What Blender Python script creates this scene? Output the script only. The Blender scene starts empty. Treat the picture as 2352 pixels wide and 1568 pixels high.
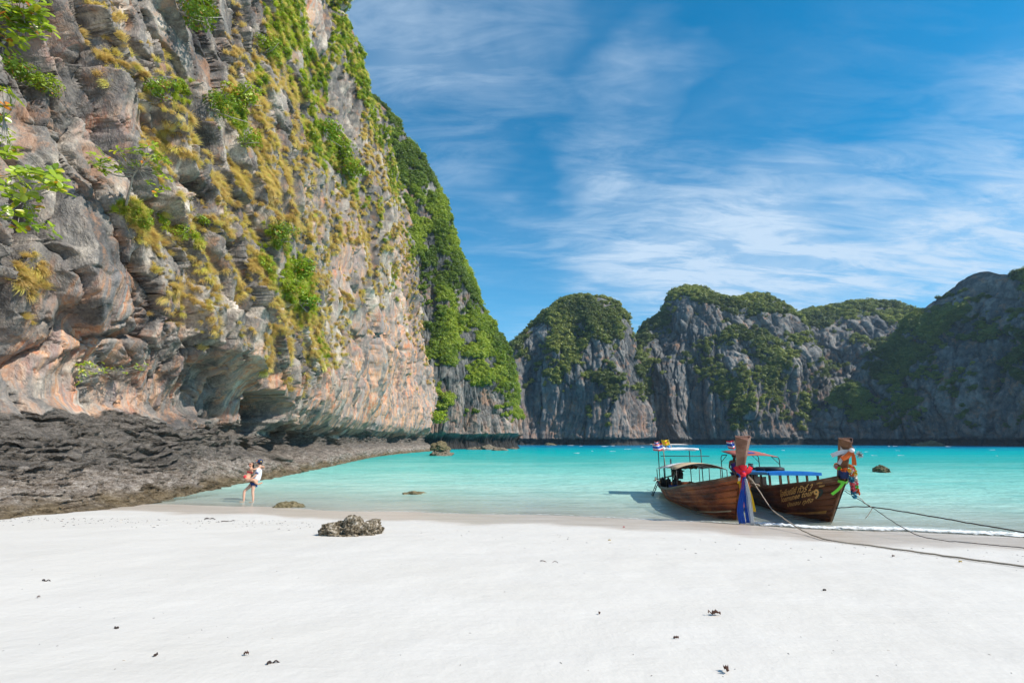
import bpy, bmesh, math, random
import numpy as np
from mathutils import Vector, Matrix, Euler
random.seed(7)
RNG = np.random.default_rng(7)
SC = bpy.context.scene
COL = SC.collection
PI = math.pi

# ------------------------------------------------------------------ camera
F_PX, CX, CY = 1110.0, 1176.0, 784.0          # focal length and centre in units of a 2352 px wide frame
CAM_H = 2.4
PITCH = math.atan((1012 - CY) / F_PX)
cam_d = bpy.data.cameras.new('camera')
cam_d.sensor_width = 36.0
cam_d.lens = 36.0 * F_PX / 2352.0
cam_d.clip_start = 0.05
cam_d.clip_end = 12000
cam = bpy.data.objects.new('camera', cam_d)
COL.objects.link(cam)
cam.location = (0, 0, CAM_H)
cam.rotation_euler = (PI / 2 + PITCH, 0, 0)
SC.camera = cam

# ------------------------------------------------------------------ sun and sky
SUN_EL = math.radians(41)
SUN_AZ = math.atan2(-0.46, 0.89)               # direction to the sun in the ground plane
SUN_V = Vector((math.cos(SUN_EL) * math.cos(SUN_AZ), math.cos(SUN_EL) * math.sin(SUN_AZ), math.sin(SUN_EL)))
sun_d = bpy.data.lights.new('sun', 'SUN')
sun_d.energy = 4.3
sun_d.angle = math.radians(0.5)
sun_d.color = (1.0, 0.925, 0.82)
sun = bpy.data.objects.new('sun', sun_d)
COL.objects.link(sun)
sun.rotation_euler = (-SUN_V).to_track_quat('-Z', 'Y').to_euler()
sun.location = (60, -20, 120)

class NB:
    """small node builder"""
    def __init__(s, tree):
        s.t = tree
    def __call__(s, typ, ins=None, **props):
        n = s.t.nodes.new(typ)
        for k, v in props.items():
            setattr(n, k, v)
        for k, v in (ins or {}).items():
            sk = n.inputs[k]
            if isinstance(v, bpy.types.NodeSocket):
                s.t.links.new(v, sk)
            elif isinstance(v, bpy.types.Node):
                s.t.links.new(v.outputs[0], sk)
            else:
                if hasattr(sk.default_value, '__len__') and not hasattr(v, '__len__'):
                    v = [v] * len(sk.default_value)
                if hasattr(v, '__len__') and len(v) == 3 and len(sk.default_value) == 4:
                    v = (*v, 1)
                sk.default_value = v
        return n
    def ramp(s, fac, stops, interp='LINEAR'):
        n = s('ShaderNodeValToRGB', {0: fac})
        cr = n.color_ramp
        cr.interpolation = interp
        while len(cr.elements) < len(stops):
            cr.elements.new(0.5)
        for e, (p, c) in zip(cr.elements, stops):
            e.position = p
            e.color = (c, c, c, 1) if not hasattr(c, '__len__') else (*c[:3], 1)
        return n.outputs[0]
    def mix(s, fac, a, b, blend='MIX'):
        n = s('ShaderNodeMix', {0: fac, 6: a, 7: b}, data_type='RGBA', blend_type=blend)
        return n.outputs[2]
    def math(s, op, a, b=0.0, clamp=False):
        n = s('ShaderNodeMath', {0: a, 1: b}, operation=op, use_clamp=clamp)
        return n.outputs[0]
    def mapping(s, vec, scale=(1, 1, 1), rot=(0, 0, 0), loc=(0, 0, 0)):
        return s('ShaderNodeMapping', {'Vector': vec, 'Scale': scale, 'Rotation': rot, 'Location': loc}).outputs[0]
    def noise(s, vec, scale, detail=4, rough=0.55, dist=0.0, out=0):
        return s('ShaderNodeTexNoise', {'Vector': vec, 'Scale': scale, 'Detail': detail, 'Roughness': rough, 'Distortion': dist}).outputs[out]
    def attr(s, name, out='Fac', kind='GEOMETRY'):
        n = s('ShaderNodeAttribute', attribute_name=name, attribute_type=kind)
        return n.outputs[out]

world = bpy.data.worlds.new('World')
SC.world = world
world.use_nodes = True
wt = world.node_tree
wt.nodes.clear()
wb = NB(wt)
sky = wb('ShaderNodeTexSky', sky_type='NISHITA', sun_disc=False, sun_elevation=SUN_EL,
         sun_rotation=PI / 2 - SUN_AZ, altitude=0.0, air_density=1.0, dust_density=0.5, ozone_density=4.0)
hs = wb('ShaderNodeHueSaturation', {'Hue': 0.483, 'Saturation': 1.9, 'Value': 0.86, 'Color': sky.outputs[0]})
tc = wb('ShaderNodeTexCoord')
sep = wb('ShaderNodeSeparateXYZ', {0: tc.outputs['Generated']})
zz = wb.math('ADD', wb.math('MAXIMUM', sep.outputs[2], 0.0), 0.22)
cu = wb.math('DIVIDE', sep.outputs[0], zz)
cv = wb.math('DIVIDE', sep.outputs[1], zz)
cvec = wb('ShaderNodeCombineXYZ', {0: cu, 1: cv, 2: 0.3}).outputs[0]
# thin cirrus: soft wisps, a broader veil and finer fibres, with clear gaps
dn = wb.noise(wb.mapping(cvec, (1.0, 1.6, 1), (0, 0, 0.6)), 1.6, 4, 0.6, 0, 1)
dn = wb('ShaderNodeVectorMath', {0: dn, 1: (0.5, 0.5, 0.5)}, operation='SUBTRACT').outputs[0]
dn = wb('ShaderNodeVectorMath', {0: dn, 'Scale': 0.55}, operation='SCALE').outputs[0]
dirv = wb('ShaderNodeVectorMath', {0: wb('ShaderNodeVectorMath', {0: tc.outputs['Generated'], 1: dn}, operation='ADD').outputs[0]}, operation='NORMALIZE').outputs[0]
def toward(px, py, lo, hi):
    x = (px-CX)/F_PX; v_ = (CY-py)/F_PX
    d = Vector((x, math.cos(PITCH)-v_*math.sin(PITCH), math.sin(PITCH)+v_*math.cos(PITCH))).normalized()
    dp = wb('ShaderNodeVectorMath', {0: dirv, 1: tuple(d)}, operation='DOT_PRODUCT').outputs['Value']
    return wb('ShaderNodeMapRange', {'Value': dp, 'From Min': math.cos(math.radians(hi)), 'From Max': math.cos(math.radians(lo)), 'To Min': 0.0, 'To Max': 1.0}, interpolation_type='SMOOTHSTEP').outputs[0]
st1 = wb.noise(wb.mapping(cvec, (1.0, 2.0, 1), (0, 0, 0.75), (3.1, 0.4, 0)), 1.0, 5, 0.58, 0.7)
st2 = wb.noise(wb.mapping(cvec, (1.0, 1.3, 1), (0, 0, -0.35), (1.3, 5.2, 0)), 0.8, 3, 0.5, 0.4)
st3 = wb.noise(wb.mapping(cvec, (1.3, 4.6, 1), (0, 0, 0.62), (0.7, 2.2, 0)), 2.6, 7, 0.66, 0.5)
wisps = wb.math('MULTIPLY', wb.ramp(st1, [(0.36, 0), (0.70, 1)], 'EASE'), wb.ramp(st2, [(0.34, 0.1), (0.62, 1)], 'EASE'))
fib = wb.math('MULTIPLY', wb.ramp(st3, [(0.42, 0), (0.70, 0.85)]), wb.ramp(st2, [(0.36, 0.1), (0.6, 1)]))
cl = wb.math('ADD', wb.math('MULTIPLY', wisps, wb.math('ADD', 0.16, wb.math('MULTIPLY', st3, 0.5))), wb.math('MULTIPLY', fib, 0.36))
holes = wb.math('MAXIMUM', wb.math('MAXIMUM', toward(1800, 140, 2, 22), toward(1290, 400, 1, 9)), wb.math('MAXIMUM', toward(2000, 390, 1, 10), toward(1600, -150, 5, 25)))
cl = wb.math('MULTIPLY', cl, wb.math('SUBTRACT', 1.0, wb.math('MULTIPLY', holes, 0.88)))
band = wb.math('MAXIMUM', wb.math('MAXIMUM', toward(1000, 120, 2, 16), toward(1480, 330, 1, 9)), wb.math('MAXIMUM', toward(1850, 560, 3, 18), toward(2350, 470, 3, 18)))
cl = wb.math('ADD', cl, wb.math('MULTIPLY', band, wb.math('ADD', 0.04, wb.math('MULTIPLY', wb.math('ADD', wisps, fib), 0.32))))
low = wb.ramp(sep.outputs[2], [(0.0, 0.85), (0.14, 0.72), (0.30, 0.34), (0.48, 0.07), (0.75, 0.0)])
cl = wb.math('ADD', cl, wb.math('MULTIPLY', low, wb.math('ADD', 0.45, wb.math('MULTIPLY', fib, 1.0))), clamp=True)
cl = wb.math('MULTIPLY', cl, 0.9)
bg1 = wb('ShaderNodeBackground', {'Color': hs.outputs[0], 'Strength': 0.15})
bg2 = wb('ShaderNodeBackground', {'Color': (0.66, 0.82, 1.0), 'Strength': 0.72})
mxs = wb('ShaderNodeMixShader', {0: cl, 1: bg1.outputs[0], 2: bg2.outputs[0]})
wb('ShaderNodeOutputWorld', {0: mxs.outputs[0]})

SC.view_settings.view_transform = 'Standard'
SC.view_settings.look = 'None'
SC.view_settings.exposure = 0.46
SC.view_settings.gamma = 1.0
SC.view_settings.use_curve_mapping = False
SC.render.engine = 'CYCLES'
cy = SC.cycles
cy.use_denoising = True
cy.use_adaptive_sampling = True
cy.adaptive_threshold = 0.02
cy.max_bounces = 5
cy.diffuse_bounces = 2
cy.glossy_bounces = 2
cy.transmission_bounces = 3
cy.volume_bounces = 0
cy.transparent_max_bounces = 8
cy.caustics_reflective = False
cy.caustics_refractive = False
# ------------------------------------------------------------------ small tools
_ct, _st = math.cos(PITCH), math.sin(PITCH)
def ray(px, py):
    x = (px - CX) / F_PX
    v = (CY - py) / F_PX
    return Vector((x, _ct - v * _st, _st + v * _ct))
def at_y(px, py, Y):
    d = ray(px, py)
    return Vector((0, 0, CAM_H)) + d * (Y / d.y)
def at_z(px, py, z=0.0):
    d = ray(px, py)
    return Vector((0, 0, CAM_H)) + d * ((z - CAM_H) / d.z)
def project(P):
    """world points (n,3) -> picture x, y (2352 wide) and depth"""
    P = np.asarray(P, dtype=np.float64)
    rel = P - np.array([0, 0, CAM_H])
    dep = rel[:, 1] * _ct + rel[:, 2] * _st
    up = -rel[:, 1] * _st + rel[:, 2] * _ct
    dsafe = np.where(dep > 0.05, dep, 0.05)
    x = CX + F_PX * rel[:, 0] / dsafe
    y = CY - F_PX * up / dsafe
    x = np.where(dep > 0.05, x, -1e5)
    return x, y, dep

_G = np.array([[1,1,0],[-1,1,0],[1,-1,0],[-1,-1,0],[1,0,1],[-1,0,1],[1,0,-1],[-1,0,-1],[0,1,1],[0,-1,1],[0,1,-1],[0,-1,-1],[1,1,0],[-1,1,0],[0,-1,1],[0,-1,-1]], dtype=np.float32)
def _hash(ix, iy, iz, seed):
    with np.errstate(over='ignore'):
        h = ix.astype(np.uint32) * np.uint32(374761393) + iy.astype(np.uint32) * np.uint32(668265263) + iz.astype(np.uint32) * np.uint32(2147483647) + np.uint32((seed * 974634777 + 12345) & 0xffffffff)
        h = (h ^ (h >> np.uint32(13))) * np.uint32(1274126177)
        h = (h ^ (h >> np.uint32(16))) * np.uint32(2246822519)
        return h ^ (h >> np.uint32(15))
def gnoise(x, y, z, seed=0):
    x = np.asarray(x, np.float32); y = np.asarray(y, np.float32); z = np.asarray(z, np.float32) + np.zeros_like(x)
    x0 = np.floor(x); y0 = np.floor(y); z0 = np.floor(z)
    fx = x - x0; fy = y - y0; fz = z - z0
    ix = x0.astype(np.int64); iy = y0.astype(np.int64); iz = z0.astype(np.int64)
    u = fx*fx*fx*(fx*(fx*6-15)+10); v = fy*fy*fy*(fy*(fy*6-15)+10); w = fz*fz*fz*(fz*(fz*6-15)+10)
    def corner(a, b, c):
        g = _G[(_hash(ix+a, iy+b, iz+c, seed) & np.uint32(15)).astype(np.int32)]
        return g[..., 0]*(fx-a) + g[..., 1]*(fy-b) + g[..., 2]*(fz-c)
    a0 = corner(0,0,0); a0 += u*(corner(1,0,0)-a0)
    a1 = corner(0,1,0); a1 += u*(corner(1,1,0)-a1)
    b0 = corner(0,0,1); b0 += u*(corner(1,0,1)-b0)
    b1 = corner(0,1,1); b1 += u*(corner(1,1,1)-b1)
    a0 += v*(a1-a0); b0 += v*(b1-b0)
    return a0 + w*(b0-a0)
def fbm(x, y, z, octv=4, seed=0, gain=0.5, lac=2.03, ridged=False):
    s = 0; a = 1.0; f = 1.0
    for i in range(octv):
        n = gnoise(x*f, y*f, z*f, seed + i*17)
        s = s + a * ((1.0 - 2.2*np.abs(n)) if ridged else n)
        a *= gain; f *= lac
    return s
def voro(x, y, z, seed=0):
    """F1, F2, a random number for the nearest cell and a second one"""
    x = np.asarray(x, np.float32); y = np.asarray(y, np.float32); z = np.asarray(z, np.float32) + np.zeros_like(x)
    ix = np.floor(x).astype(np.int64); iy = np.floor(y).astype(np.int64); iz = np.floor(z).astype(np.int64)
    f1 = np.full(x.shape, 9.0, np.float32); f2 = f1.copy(); r1 = np.zeros_like(f1)
    dxs = np.zeros_like(f1); dys = np.zeros_like(f1)
    for a in (-1, 0, 1):
        for b in (-1, 0, 1):
            for c in (-1, 0, 1):
                h = _hash(ix+a, iy+b, iz+c, seed)
                jx = (h & np.uint32(1023)).astype(np.float32)/1023; jy = ((h >> np.uint32(10)) & np.uint32(1023)).astype(np.float32)/1023; jz = ((h >> np.uint32(20)) & np.uint32(1023)).astype(np.float32)/1023
                dx = ix+a+jx-x; dy = iy+b+jy-y; dz = iz+c+jz-z
                d = np.sqrt(dx*dx+dy*dy+dz*dz).astype(np.float32)
                near = d < f1
                f2 = np.where(near, f1, np.minimum(f2, d))
                r1 = np.where(near, ((h * np.uint32(2654435761)) >> np.uint32(8)).astype(np.float32)/16777215.0, r1)
                dxs = np.where(near, dx, dxs); dys = np.where(near, dy, dys)
                f1 = np.where(near, d, f1)
    return f1, f2, r1, dxs, dys
def voro2(x, y, seed=0):
    x = np.asarray(x, np.float32); y = np.asarray(y, np.float32)
    ix = np.floor(x).astype(np.int64); iy = np.floor(y).astype(np.int64); iz = np.zeros_like(ix)
    f1 = np.full(x.shape, 9.0, np.float32); f2 = f1.copy(); r1 = np.zeros_like(f1); dxs = np.zeros_like(f1); dys = np.zeros_like(f1)
    for a in (-1, 0, 1):
        for b in (-1, 0, 1):
            h = _hash(ix+a, iy+b, iz, seed)
            dx = ix+a+(h & np.uint32(1023)).astype(np.float32)/1023-x; dy = iy+b+((h >> np.uint32(10)) & np.uint32(1023)).astype(np.float32)/1023-y
            d = np.sqrt(dx*dx+dy*dy).astype(np.float32); near = d < f1
            f2 = np.where(near, f1, np.minimum(f2, d)); r1 = np.where(near, ((h * np.uint32(2654435761)) >> np.uint32(8)).astype(np.float32)/16777215.0, r1)
            dxs = np.where(near, dx, dxs); dys = np.where(near, dy, dys); f1 = np.where(near, d, f1)
    return f1, f2, r1, dxs, dys
def sstep(a, b, x):
    t = np.clip((x - a) / (b - a), 0, 1)
    return t*t*(3-2*t)
def catmull(pts, n):
    """smooth curve through points (k,d), n samples"""
    P = np.asarray(pts, float)
    d = np.r_[0, np.cumsum(np.linalg.norm(np.diff(P, axis=0), axis=1))]
    t = np.linspace(0, d[-1], n)
    m = np.zeros_like(P)
    m[1:-1] = (P[2:]-P[:-2]) / (d[2:]-d[:-2])[:, None]
    m[0] = (P[1]-P[0])/(d[1]-d[0]); m[-1] = (P[-1]-P[-2])/(d[-1]-d[-2])
    k = np.clip(np.searchsorted(d, t, side='right')-1, 0, len(d)-2)
    h = (d[k+1]-d[k]); u = (t-d[k])/h
    u = u[:, None]; h = h[:, None]
    return (2*u**3-3*u**2+1)*P[k] + (u**3-2*u**2+u)*h*m[k] + (-2*u**3+3*u**2)*P[k+1] + (u**3-u**2)*h*m[k+1]

def link(o, parent=None):
    COL.objects.link(o)
    if parent is not None:
        o.parent = parent
    return o
def tag(o, label=None, cat=None, group=None, kind=None):
    if label: o['label'] = label
    if cat: o['category'] = cat
    if group: o['group'] = group
    if kind: o['kind'] = kind
    return o
def empty(name, loc, rz=0.0):
    o = bpy.data.objects.new(name, None)
    o.empty_display_size = 0.2
    COL.objects.link(o)
    o.location = loc
    o.rotation_euler = (0, 0, rz)
    return o
def np_mesh(name, V, Q, mat=None, smooth=True, attrs=None, uv=None):
    """V (n,3), Q (m,4) or (m,3) index arrays"""
    V = np.ascontiguousarray(V, np.float32).reshape(-1, 3)
    Q = np.ascontiguousarray(Q, np.int32)
    k = Q.shape[1]
    me = bpy.data.meshes.new(name)
    me.vertices.add(len(V)); me.vertices.foreach_set('co', V.ravel())
    me.loops.add(Q.size); me.loops.foreach_set('vertex_index', Q.ravel())
    me.polygons.add(len(Q))
    me.polygons.foreach_set('loop_start', np.arange(0, Q.size, k, dtype=np.int32))
    me.polygons.foreach_set('loop_total', np.full(len(Q), k, np.int32))
    me.polygons.foreach_set('use_smooth', np.full(len(Q), smooth))
    for nm, arr in (attrs or {}).items():
        arr = np.ascontiguousarray(arr, np.float32)
        if arr.ndim == 1:
            a = me.attributes.new(nm, 'FLOAT', 'POINT'); a.data.foreach_set('value', arr)
        else:
            a = me.attributes.new(nm, 'FLOAT_VECTOR', 'POINT'); a.data.foreach_set('vector', arr.ravel())
    me.update(calc_edges=True)
    if mat: me.materials.append(mat)
    return me
def grid_quads(nr, nc, wrap=False):
    r = np.arange(nr-1)[:, None]; c = np.arange(nc if wrap else nc-1)[None, :]
    c2 = (c+1) % nc
    a = r*nc+c; b = r*nc+c2; d = (r+1)*nc+c; e = (r+1)*nc+c2
    return np.stack([a, b, e, d], -1).reshape(-1, 4)
def pmesh(name, verts, faces, mat, parent=None, smooth=False):
    me = bpy.data.meshes.new(name)
    me.from_pydata([tuple(v) for v in verts], [], faces)
    if smooth:
        me.polygons.foreach_set('use_smooth', [True]*len(me.polygons))
    me.materials.append(mat)
    me.update()
    o = bpy.data.objects.new(name, me)
    return link(o, parent)

class MB:
    """collects simple solids into one mesh"""
    def __init__(s):
        s.v = []; s.f = []
    def add(s, vs, fs):
        k = len(s.v)
        s.v += [tuple(v) for v in vs]
        s.f += [tuple(i+k for i in f) for f in fs]
        return s
    def box(s, c, size, rot=None):
        x, y, z = [q/2 for q in size]
        vs = [Vector((a*x, b*y, d*z)) for d in (-1, 1) for b in (-1, 1) for a in (-1, 1)]
        if rot is not None: vs = [rot @ v for v in vs]
        vs = [v+Vector(c) for v in vs]
        return s.add(vs, [(0,2,3,1),(4,5,7,6),(0,1,5,4),(2,6,7,3),(0,4,6,2),(1,3,7,5)])
    def tube(s, pts, r, n=6, caps=True, closed=False):
        pts = [Vector(p) for p in pts]
        k = len(pts)
        rs = r if hasattr(r, '__len__') else [r]*k
        rings = []
        up = None
        for i, p in enumerate(pts):
            if closed: t = (pts[(i+1) % k]-pts[i-1])
            else: t = pts[min(i+1, k-1)]-pts[max(i-1, 0)]
            t = t.normalized() if t.length > 1e-9 else Vector((0, 0, 1))
            if up is None:
                up = Vector((0, 0, 1)) if abs(t.z) < 0.9 else Vector((1, 0, 0))
            a = t.cross(up)
            if a.length < 1e-6: a = t.cross(Vector((1, 0.3, 0)))
            a.normalize(); up = a.cross(t)
            rings.append([p + (a*math.cos(2*PI*j/n) + up*math.sin(2*PI*j/n))*rs[i] for j in range(n)])
        vs = [q for rg in rings for q in rg]
        fs = []
        for i in range(k if closed else k-1):
            i2 = (i+1) % k
            for j in range(n):
                fs.append((i*n+j, i*n+(j+1) % n, i2*n+(j+1) % n, i2*n+j))
        if caps and not closed:
            fs.append(tuple(range(n-1, -1, -1))); fs.append(tuple((k-1)*n+j for j in range(n)))
        return s.add(vs, fs)
    def lathe(s, prof, c=(0, 0, 0), n=12, rot=None):
        vs = []; fs = []
        for r, z in prof:
            for j in range(n):
                v = Vector((r*math.cos(2*PI*j/n), r*math.sin(2*PI*j/n), z))
                if rot is not None: v = rot @ v
                vs.append(v+Vector(c))
        for i in range(len(prof)-1):
            for j in range(n):
                fs.append((i*n+j, i*n+(j+1) % n, (i+1)*n+(j+1) % n, (i+1)*n+j))
        fs.append(tuple(range(n-1, -1, -1))); fs.append(tuple((len(prof)-1)*n+j for j in range(n)))
        return s.add(vs, fs)
    def sheet(s, rows, thick=None):
        """rows: list of equal-length point lists; a closed slab when thick is given (offset vector)"""
        nr, nc = len(rows), len(rows[0])
        vs = [Vector(p) for r in rows for p in r]
        fs = [(i*nc+j, i*nc+j+1, (i+1)*nc+j+1, (i+1)*nc+j) for i in range(nr-1) for j in range(nc-1)]
        if thick is not None:
            T = Vector(thick); m = len(vs)
            vs2 = [v+T for v in vs]
            fs2 = [tuple(q+m for q in reversed(f)) for f in fs]
            rim = [j for j in range(nc)] + [i*nc+nc-1 for i in range(1, nr)] + [(nr-1)*nc+j for j in range(nc-2, -1, -1)] + [i*nc for i in range(nr-2, 0, -1)]
            fs3 = [(rim[(q+1) % len(rim)], rim[q], rim[q]+m, rim[(q+1) % len(rim)]+m) for q in range(len(rim))]
            return s.add(vs+vs2, fs+fs2+fs3)
        return s.add(vs, fs)
    def build(s, name, mat, parent=None, smooth=False):
        return pmesh(name, s.v, s.f, mat, parent, smooth)

def mat_new(name):
    m = bpy.data.materials.new(name)
    m.use_nodes = True
    m.node_tree.nodes.clear()
    return m, NB(m.node_tree)
def mat_simple(name, col, rough=0.6, var=0.12, scale=6.0, bump=0.0, metal=0.0, col2=None, spec=0.4, stretch=(1, 1, 1)):
    m, b = mat_new(name)
    tcn = b('ShaderNodeTexCoord')
    vec = b.mapping(tcn.outputs['Object'], stretch)
    n = b.noise(vec, scale, 5, 0.6)
    c2 = col2 or [c*(1-var*2) for c in col]
    c = b.mix(b.ramp(n, [(0.3, 0), (0.7, 1)]), c2, col)
    pr = b('ShaderNodeBsdfPrincipled', {'Base Color': c, 'Roughness': rough, 'Metallic': metal, 'Specular IOR Level': spec})
    if bump:
        bp = b('ShaderNodeBump', {'Strength': bump, 'Distance': 0.02, 'Height': n})
        b.t.links.new(bp.outputs[0], pr.inputs['Normal'])
    b('ShaderNodeOutputMaterial', {0: pr.outputs[0]})
    return m
# ------------------------------------------------------------------ sand and sea
_sh = [at_z(px, py, 0.0) for px, py in [(60, 1158), (250, 1158), (450, 1156), (600, 1160), (800, 1170), (1000, 1181), (1300, 1193), (1690, 1200), (1900, 1211), (2150, 1224), (2352, 1232), (2500, 1240)]]
_sx = np.array([p.x for p in _sh]); _sy = np.array([p.y for p in _sh])
_o = np.argsort(_sx); _sx = _sx[_o]; _sy = _sy[_o]
_k = np.polyfit(_sx, _sy, 2)
def shore_y(x):
    x = np.asarray(x, float)
    xc = np.clip(x, -22, 22)
    return np.polyval(_k, xc) + (x-xc)*(-0.12) + 0.25*np.sin(xc*0.45+0.6) + 0.12*np.sin(xc*1.3)
def sea_dist(x, y):
    return (y-shore_y(x))*0.97
def sand_z(x, y):
    x = np.asarray(x, float); y = np.asarray(y, float)
    d = sea_dist(x, y)
    z = np.where(d < -15, 0.75+0.012*(-d-15), np.where(d < 10, -0.05*d, -0.5-0.03*(d-10)))
    z = np.clip(z, -6, 1.3)
    z = z + 0.035*sstep(0, -6, d)*fbm(x*0.22, y*0.3, 0*x, 3, 5) + 0.012*sstep(-1, -4, d)*fbm(x*1.1, y*1.4, 0*x, 2, 9)
    return z
def sand_h(x, y):
    return float(sand_z(np.array([x]), np.array([y]))[0])

def axis_grid(lo, a, b, hi, n, m=10):
    g = np.geomspace(1, hi-b+1, m)[1:]-1+b
    l = a-(np.geomspace(1, a-lo+1, m)[1:]-1)
    return np.r_[l[::-1], np.linspace(a, b, n), g]
xs = axis_grid(-5000, -24, 24, 5000, 300)
ys = axis_grid(-600, 0, 34, 6000, 260, 12)
XX, YY = np.meshgrid(xs, ys)
ZZ = sand_z(XX, YY)
# a few soft footprints and scuffs trodden into the dry sand
fp = np.random.default_rng(3)
for k in range(70):
    fx = fp.uniform(-2, 11); fy = fp.uniform(3.5, 10.5)
    a = fp.uniform(0, PI); ca, sa = math.cos(a), math.sin(a)
    dx = (XX-fx)*ca+(YY-fy)*sa; dy = -(XX-fx)*sa+(YY-fy)*ca
    r2 = (dx/0.17)**2+(dy/0.1)**2
    ZZ += fp.uniform(0.2, 1)*0.012*(np.exp(-((np.sqrt(r2)-1.3)**2)*4)-0.8*np.exp(-r2*2))

m_sand, b = mat_new('sand_white')
tcn = b('ShaderNodeTexCoord')
geo = b('ShaderNodeNewGeometry')
sp = b('ShaderNodeSeparateXYZ', {0: geo.outputs['Position']})
pos = geo.outputs['Position']
wn = b.noise(pos, 0.55, 2, 0.5)
wz = b.math('ADD', sp.outputs[2], b.math('MULTIPLY', b.math('SUBTRACT', wn, 0.5), 0.07))
wet = b.ramp(b.math('ADD', b.math('MULTIPLY', wz, 2.0), 0.5), [(0.36, 0.12), (0.47, 0.75), (0.55, 1.0), (0.73, 0.92), (0.80, 0.0)])
soft = b.noise(b.mapping(pos, (0.5, 1.3, 1)), 0.8, 3, 0.6)
fine = b.noise(pos, 60, 1, 0.7)
dry_c = b.mix(b.ramp(soft, [(0.3, 0), (0.75, 1)]), (0.615, 0.583, 0.535), (0.65, 0.62, 0.578))
wstr = b.noise(b.mapping(pos, (0.35, 2.6, 1), (0, 0, -0.1)), 1.3, 3, 0.6)
wet_c = b.mix(b.ramp(wstr, [(0.35, 0), (0.68, 1)]), (0.48, 0.41, 0.34), (0.60, 0.53, 0.46))
sc_ = b.mix(wet, dry_c, wet_c)
sc_ = b.mix(b.ramp(fine, [(0.25, 0.05), (0.45, 0.0)]), sc_, (0.45, 0.40, 0.36))
ro = b.math('SUBTRACT', 0.95, b.math('MULTIPLY', wet, 0.62))
lump = b.noise(pos, 2.3, 4, 0.62)
rip = b.noise(b.mapping(pos, (2.0, 14, 1), (0, 0, 0.5)), 1.0, 1, 0.5)
hh = b.math('ADD', b.math('MULTIPLY', lump, 0.022), b.math('ADD', b.math('MULTIPLY', fine, 0.0008), b.math('MULTIPLY', rip, 0.004)))
hh = b.math('MULTIPLY', hh, b.math('SUBTRACT', 1.0, b.math('MULTIPLY', wet, 0.93)))
bp = b('ShaderNodeBump', {'Strength': 0.9, 'Distance': 1.0, 'Height': hh})
pr = b('ShaderNodeBsdfPrincipled', {'Base Color': sc_, 'Roughness': ro, 'Specular IOR Level': 0.35, 'Normal': bp.outputs[0]})
b('ShaderNodeOutputMaterial', {0: pr.outputs[0]})
V = np.stack([XX, YY, ZZ], -1)
o = link(bpy.data.objects.new('sand', np_mesh('sand', V, grid_quads(*XX.shape), m_sand)))
tag(o, 'smooth white sand beach with a damp tan strip along the water', kind='structure')

# sea surface
xs = axis_grid(-5000, -30, 34, 5000, 300, 26)
ys = np.r_[np.linspace(9, 40, 230), 40+np.geomspace(0.2, 6000, 150)]
XX, YY = np.meshgrid(xs, ys)
DD = sea_dist(XX, YY)
dep = np.maximum(-sand_z(XX, YY), 0)
amp = 0.028*sstep(0.3, 9, DD)
WZ = amp*fbm(XX*0.5+0.2*YY, YY*1.5, 0*XX, 4, 31) + 0.012*sstep(-1.5, 0.5, DD)*fbm(XX*0.35, YY*0.9, 0*XX+3, 3, 37)
# a small wave about to break in front of the two boats
crest = np.exp(-((DD-0.55-0.25*np.sin(XX*0.7))/0.28)**2)*sstep(7.5, 9.0, XX)*sstep(17, 14.5, XX)
WZ += 0.055*crest
m_sea, b = mat_new('sea_water')
geo = b('ShaderNodeNewGeometry')
pos = geo.outputs['Position']
dpt = b.attr('depth')
patch = b.noise(b.mapping(pos, (0.06, 0.16, 1)), 1.0, 3, 0.6)
patch2 = b.noise(b.mapping(pos, (0.25, 0.9, 1)), 1.0, 4, 0.6)
dv = b.math('MULTIPLY', b.math('MULTIPLY', dpt, b.math('ADD', 0.45, b.math('MULTIPLY', patch, 1.1))), 1/6.0)
wc = b.ramp(dv, [(0.0, (0.72, 0.82, 0.72)), (0.05, (0.52, 0.76, 0.66)), (0.13, (0.25, 0.61, 0.53)), (0.28, (0.055, 0.43, 0.39)), (0.5, (0.0, 0.42, 0.42)), (0.8, (0.0, 0.30, 0.40)), (1.0, (0.0, 0.13, 0.27))])
wc = b.mix(b.math('MULTIPLY', b.ramp(patch2, [(0.48, 0), (0.66, 1)]), 0.45), wc, b.mix(0.5, wc, (0.0, 0.25, 0.24)))
opa = b.math('SUBTRACT', 1.0, b.math('POWER', 2.718, b.math('MULTIPLY', dpt, -4.0)))
# ripples: shorter close to the shore
w1 = b.noise(b.mapping(pos, (1.0, 2.6, 1), (0, 0, 0.15)), 1.4, 3, 0.6)
w2 = b.noise(b.mapping(pos, (0.25, 0.9, 1), (0, 0, -0.12)), 1.0, 2, 0.55)
wh = b.math('ADD', b.math('MULTIPLY', w1, 0.20), b.math('MULTIPLY', w2, 0.34))
wh = b.math('MULTIPLY', wh, b.ramp(dpt, [(0.0, 0.12), (0.5, 1.0)]))
bp = b('ShaderNodeBump', {'Strength': 0.8, 'Distance': 1.0, 'Height': wh})
df = b('ShaderNodeBsdfDiffuse', {'Color': wc, 'Normal': bp.outputs[0]})
tr = b('ShaderNodeBsdfTransparent', {'Color': (0.93, 0.985, 0.97)})
body = b('ShaderNodeMixShader', {0: opa, 1: tr.outputs[0], 2: df.outputs[0]})
gl = b('ShaderNodeBsdfGlossy', {'Color': (0.85, 0.95, 1.0), 'Roughness': 0.07, 'Normal': bp.outputs[0]})
fr = b('ShaderNodeFresnel', {'IOR': 1.33, 'Normal': bp.outputs[0]})
fac = b.math('MULTIPLY', b.math('MINIMUM', fr.outputs[0], 0.55), 0.62)
sh = b('ShaderNodeMixShader', {0: fac, 1: body.outputs[0], 2: gl.outputs[0]})
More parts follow.
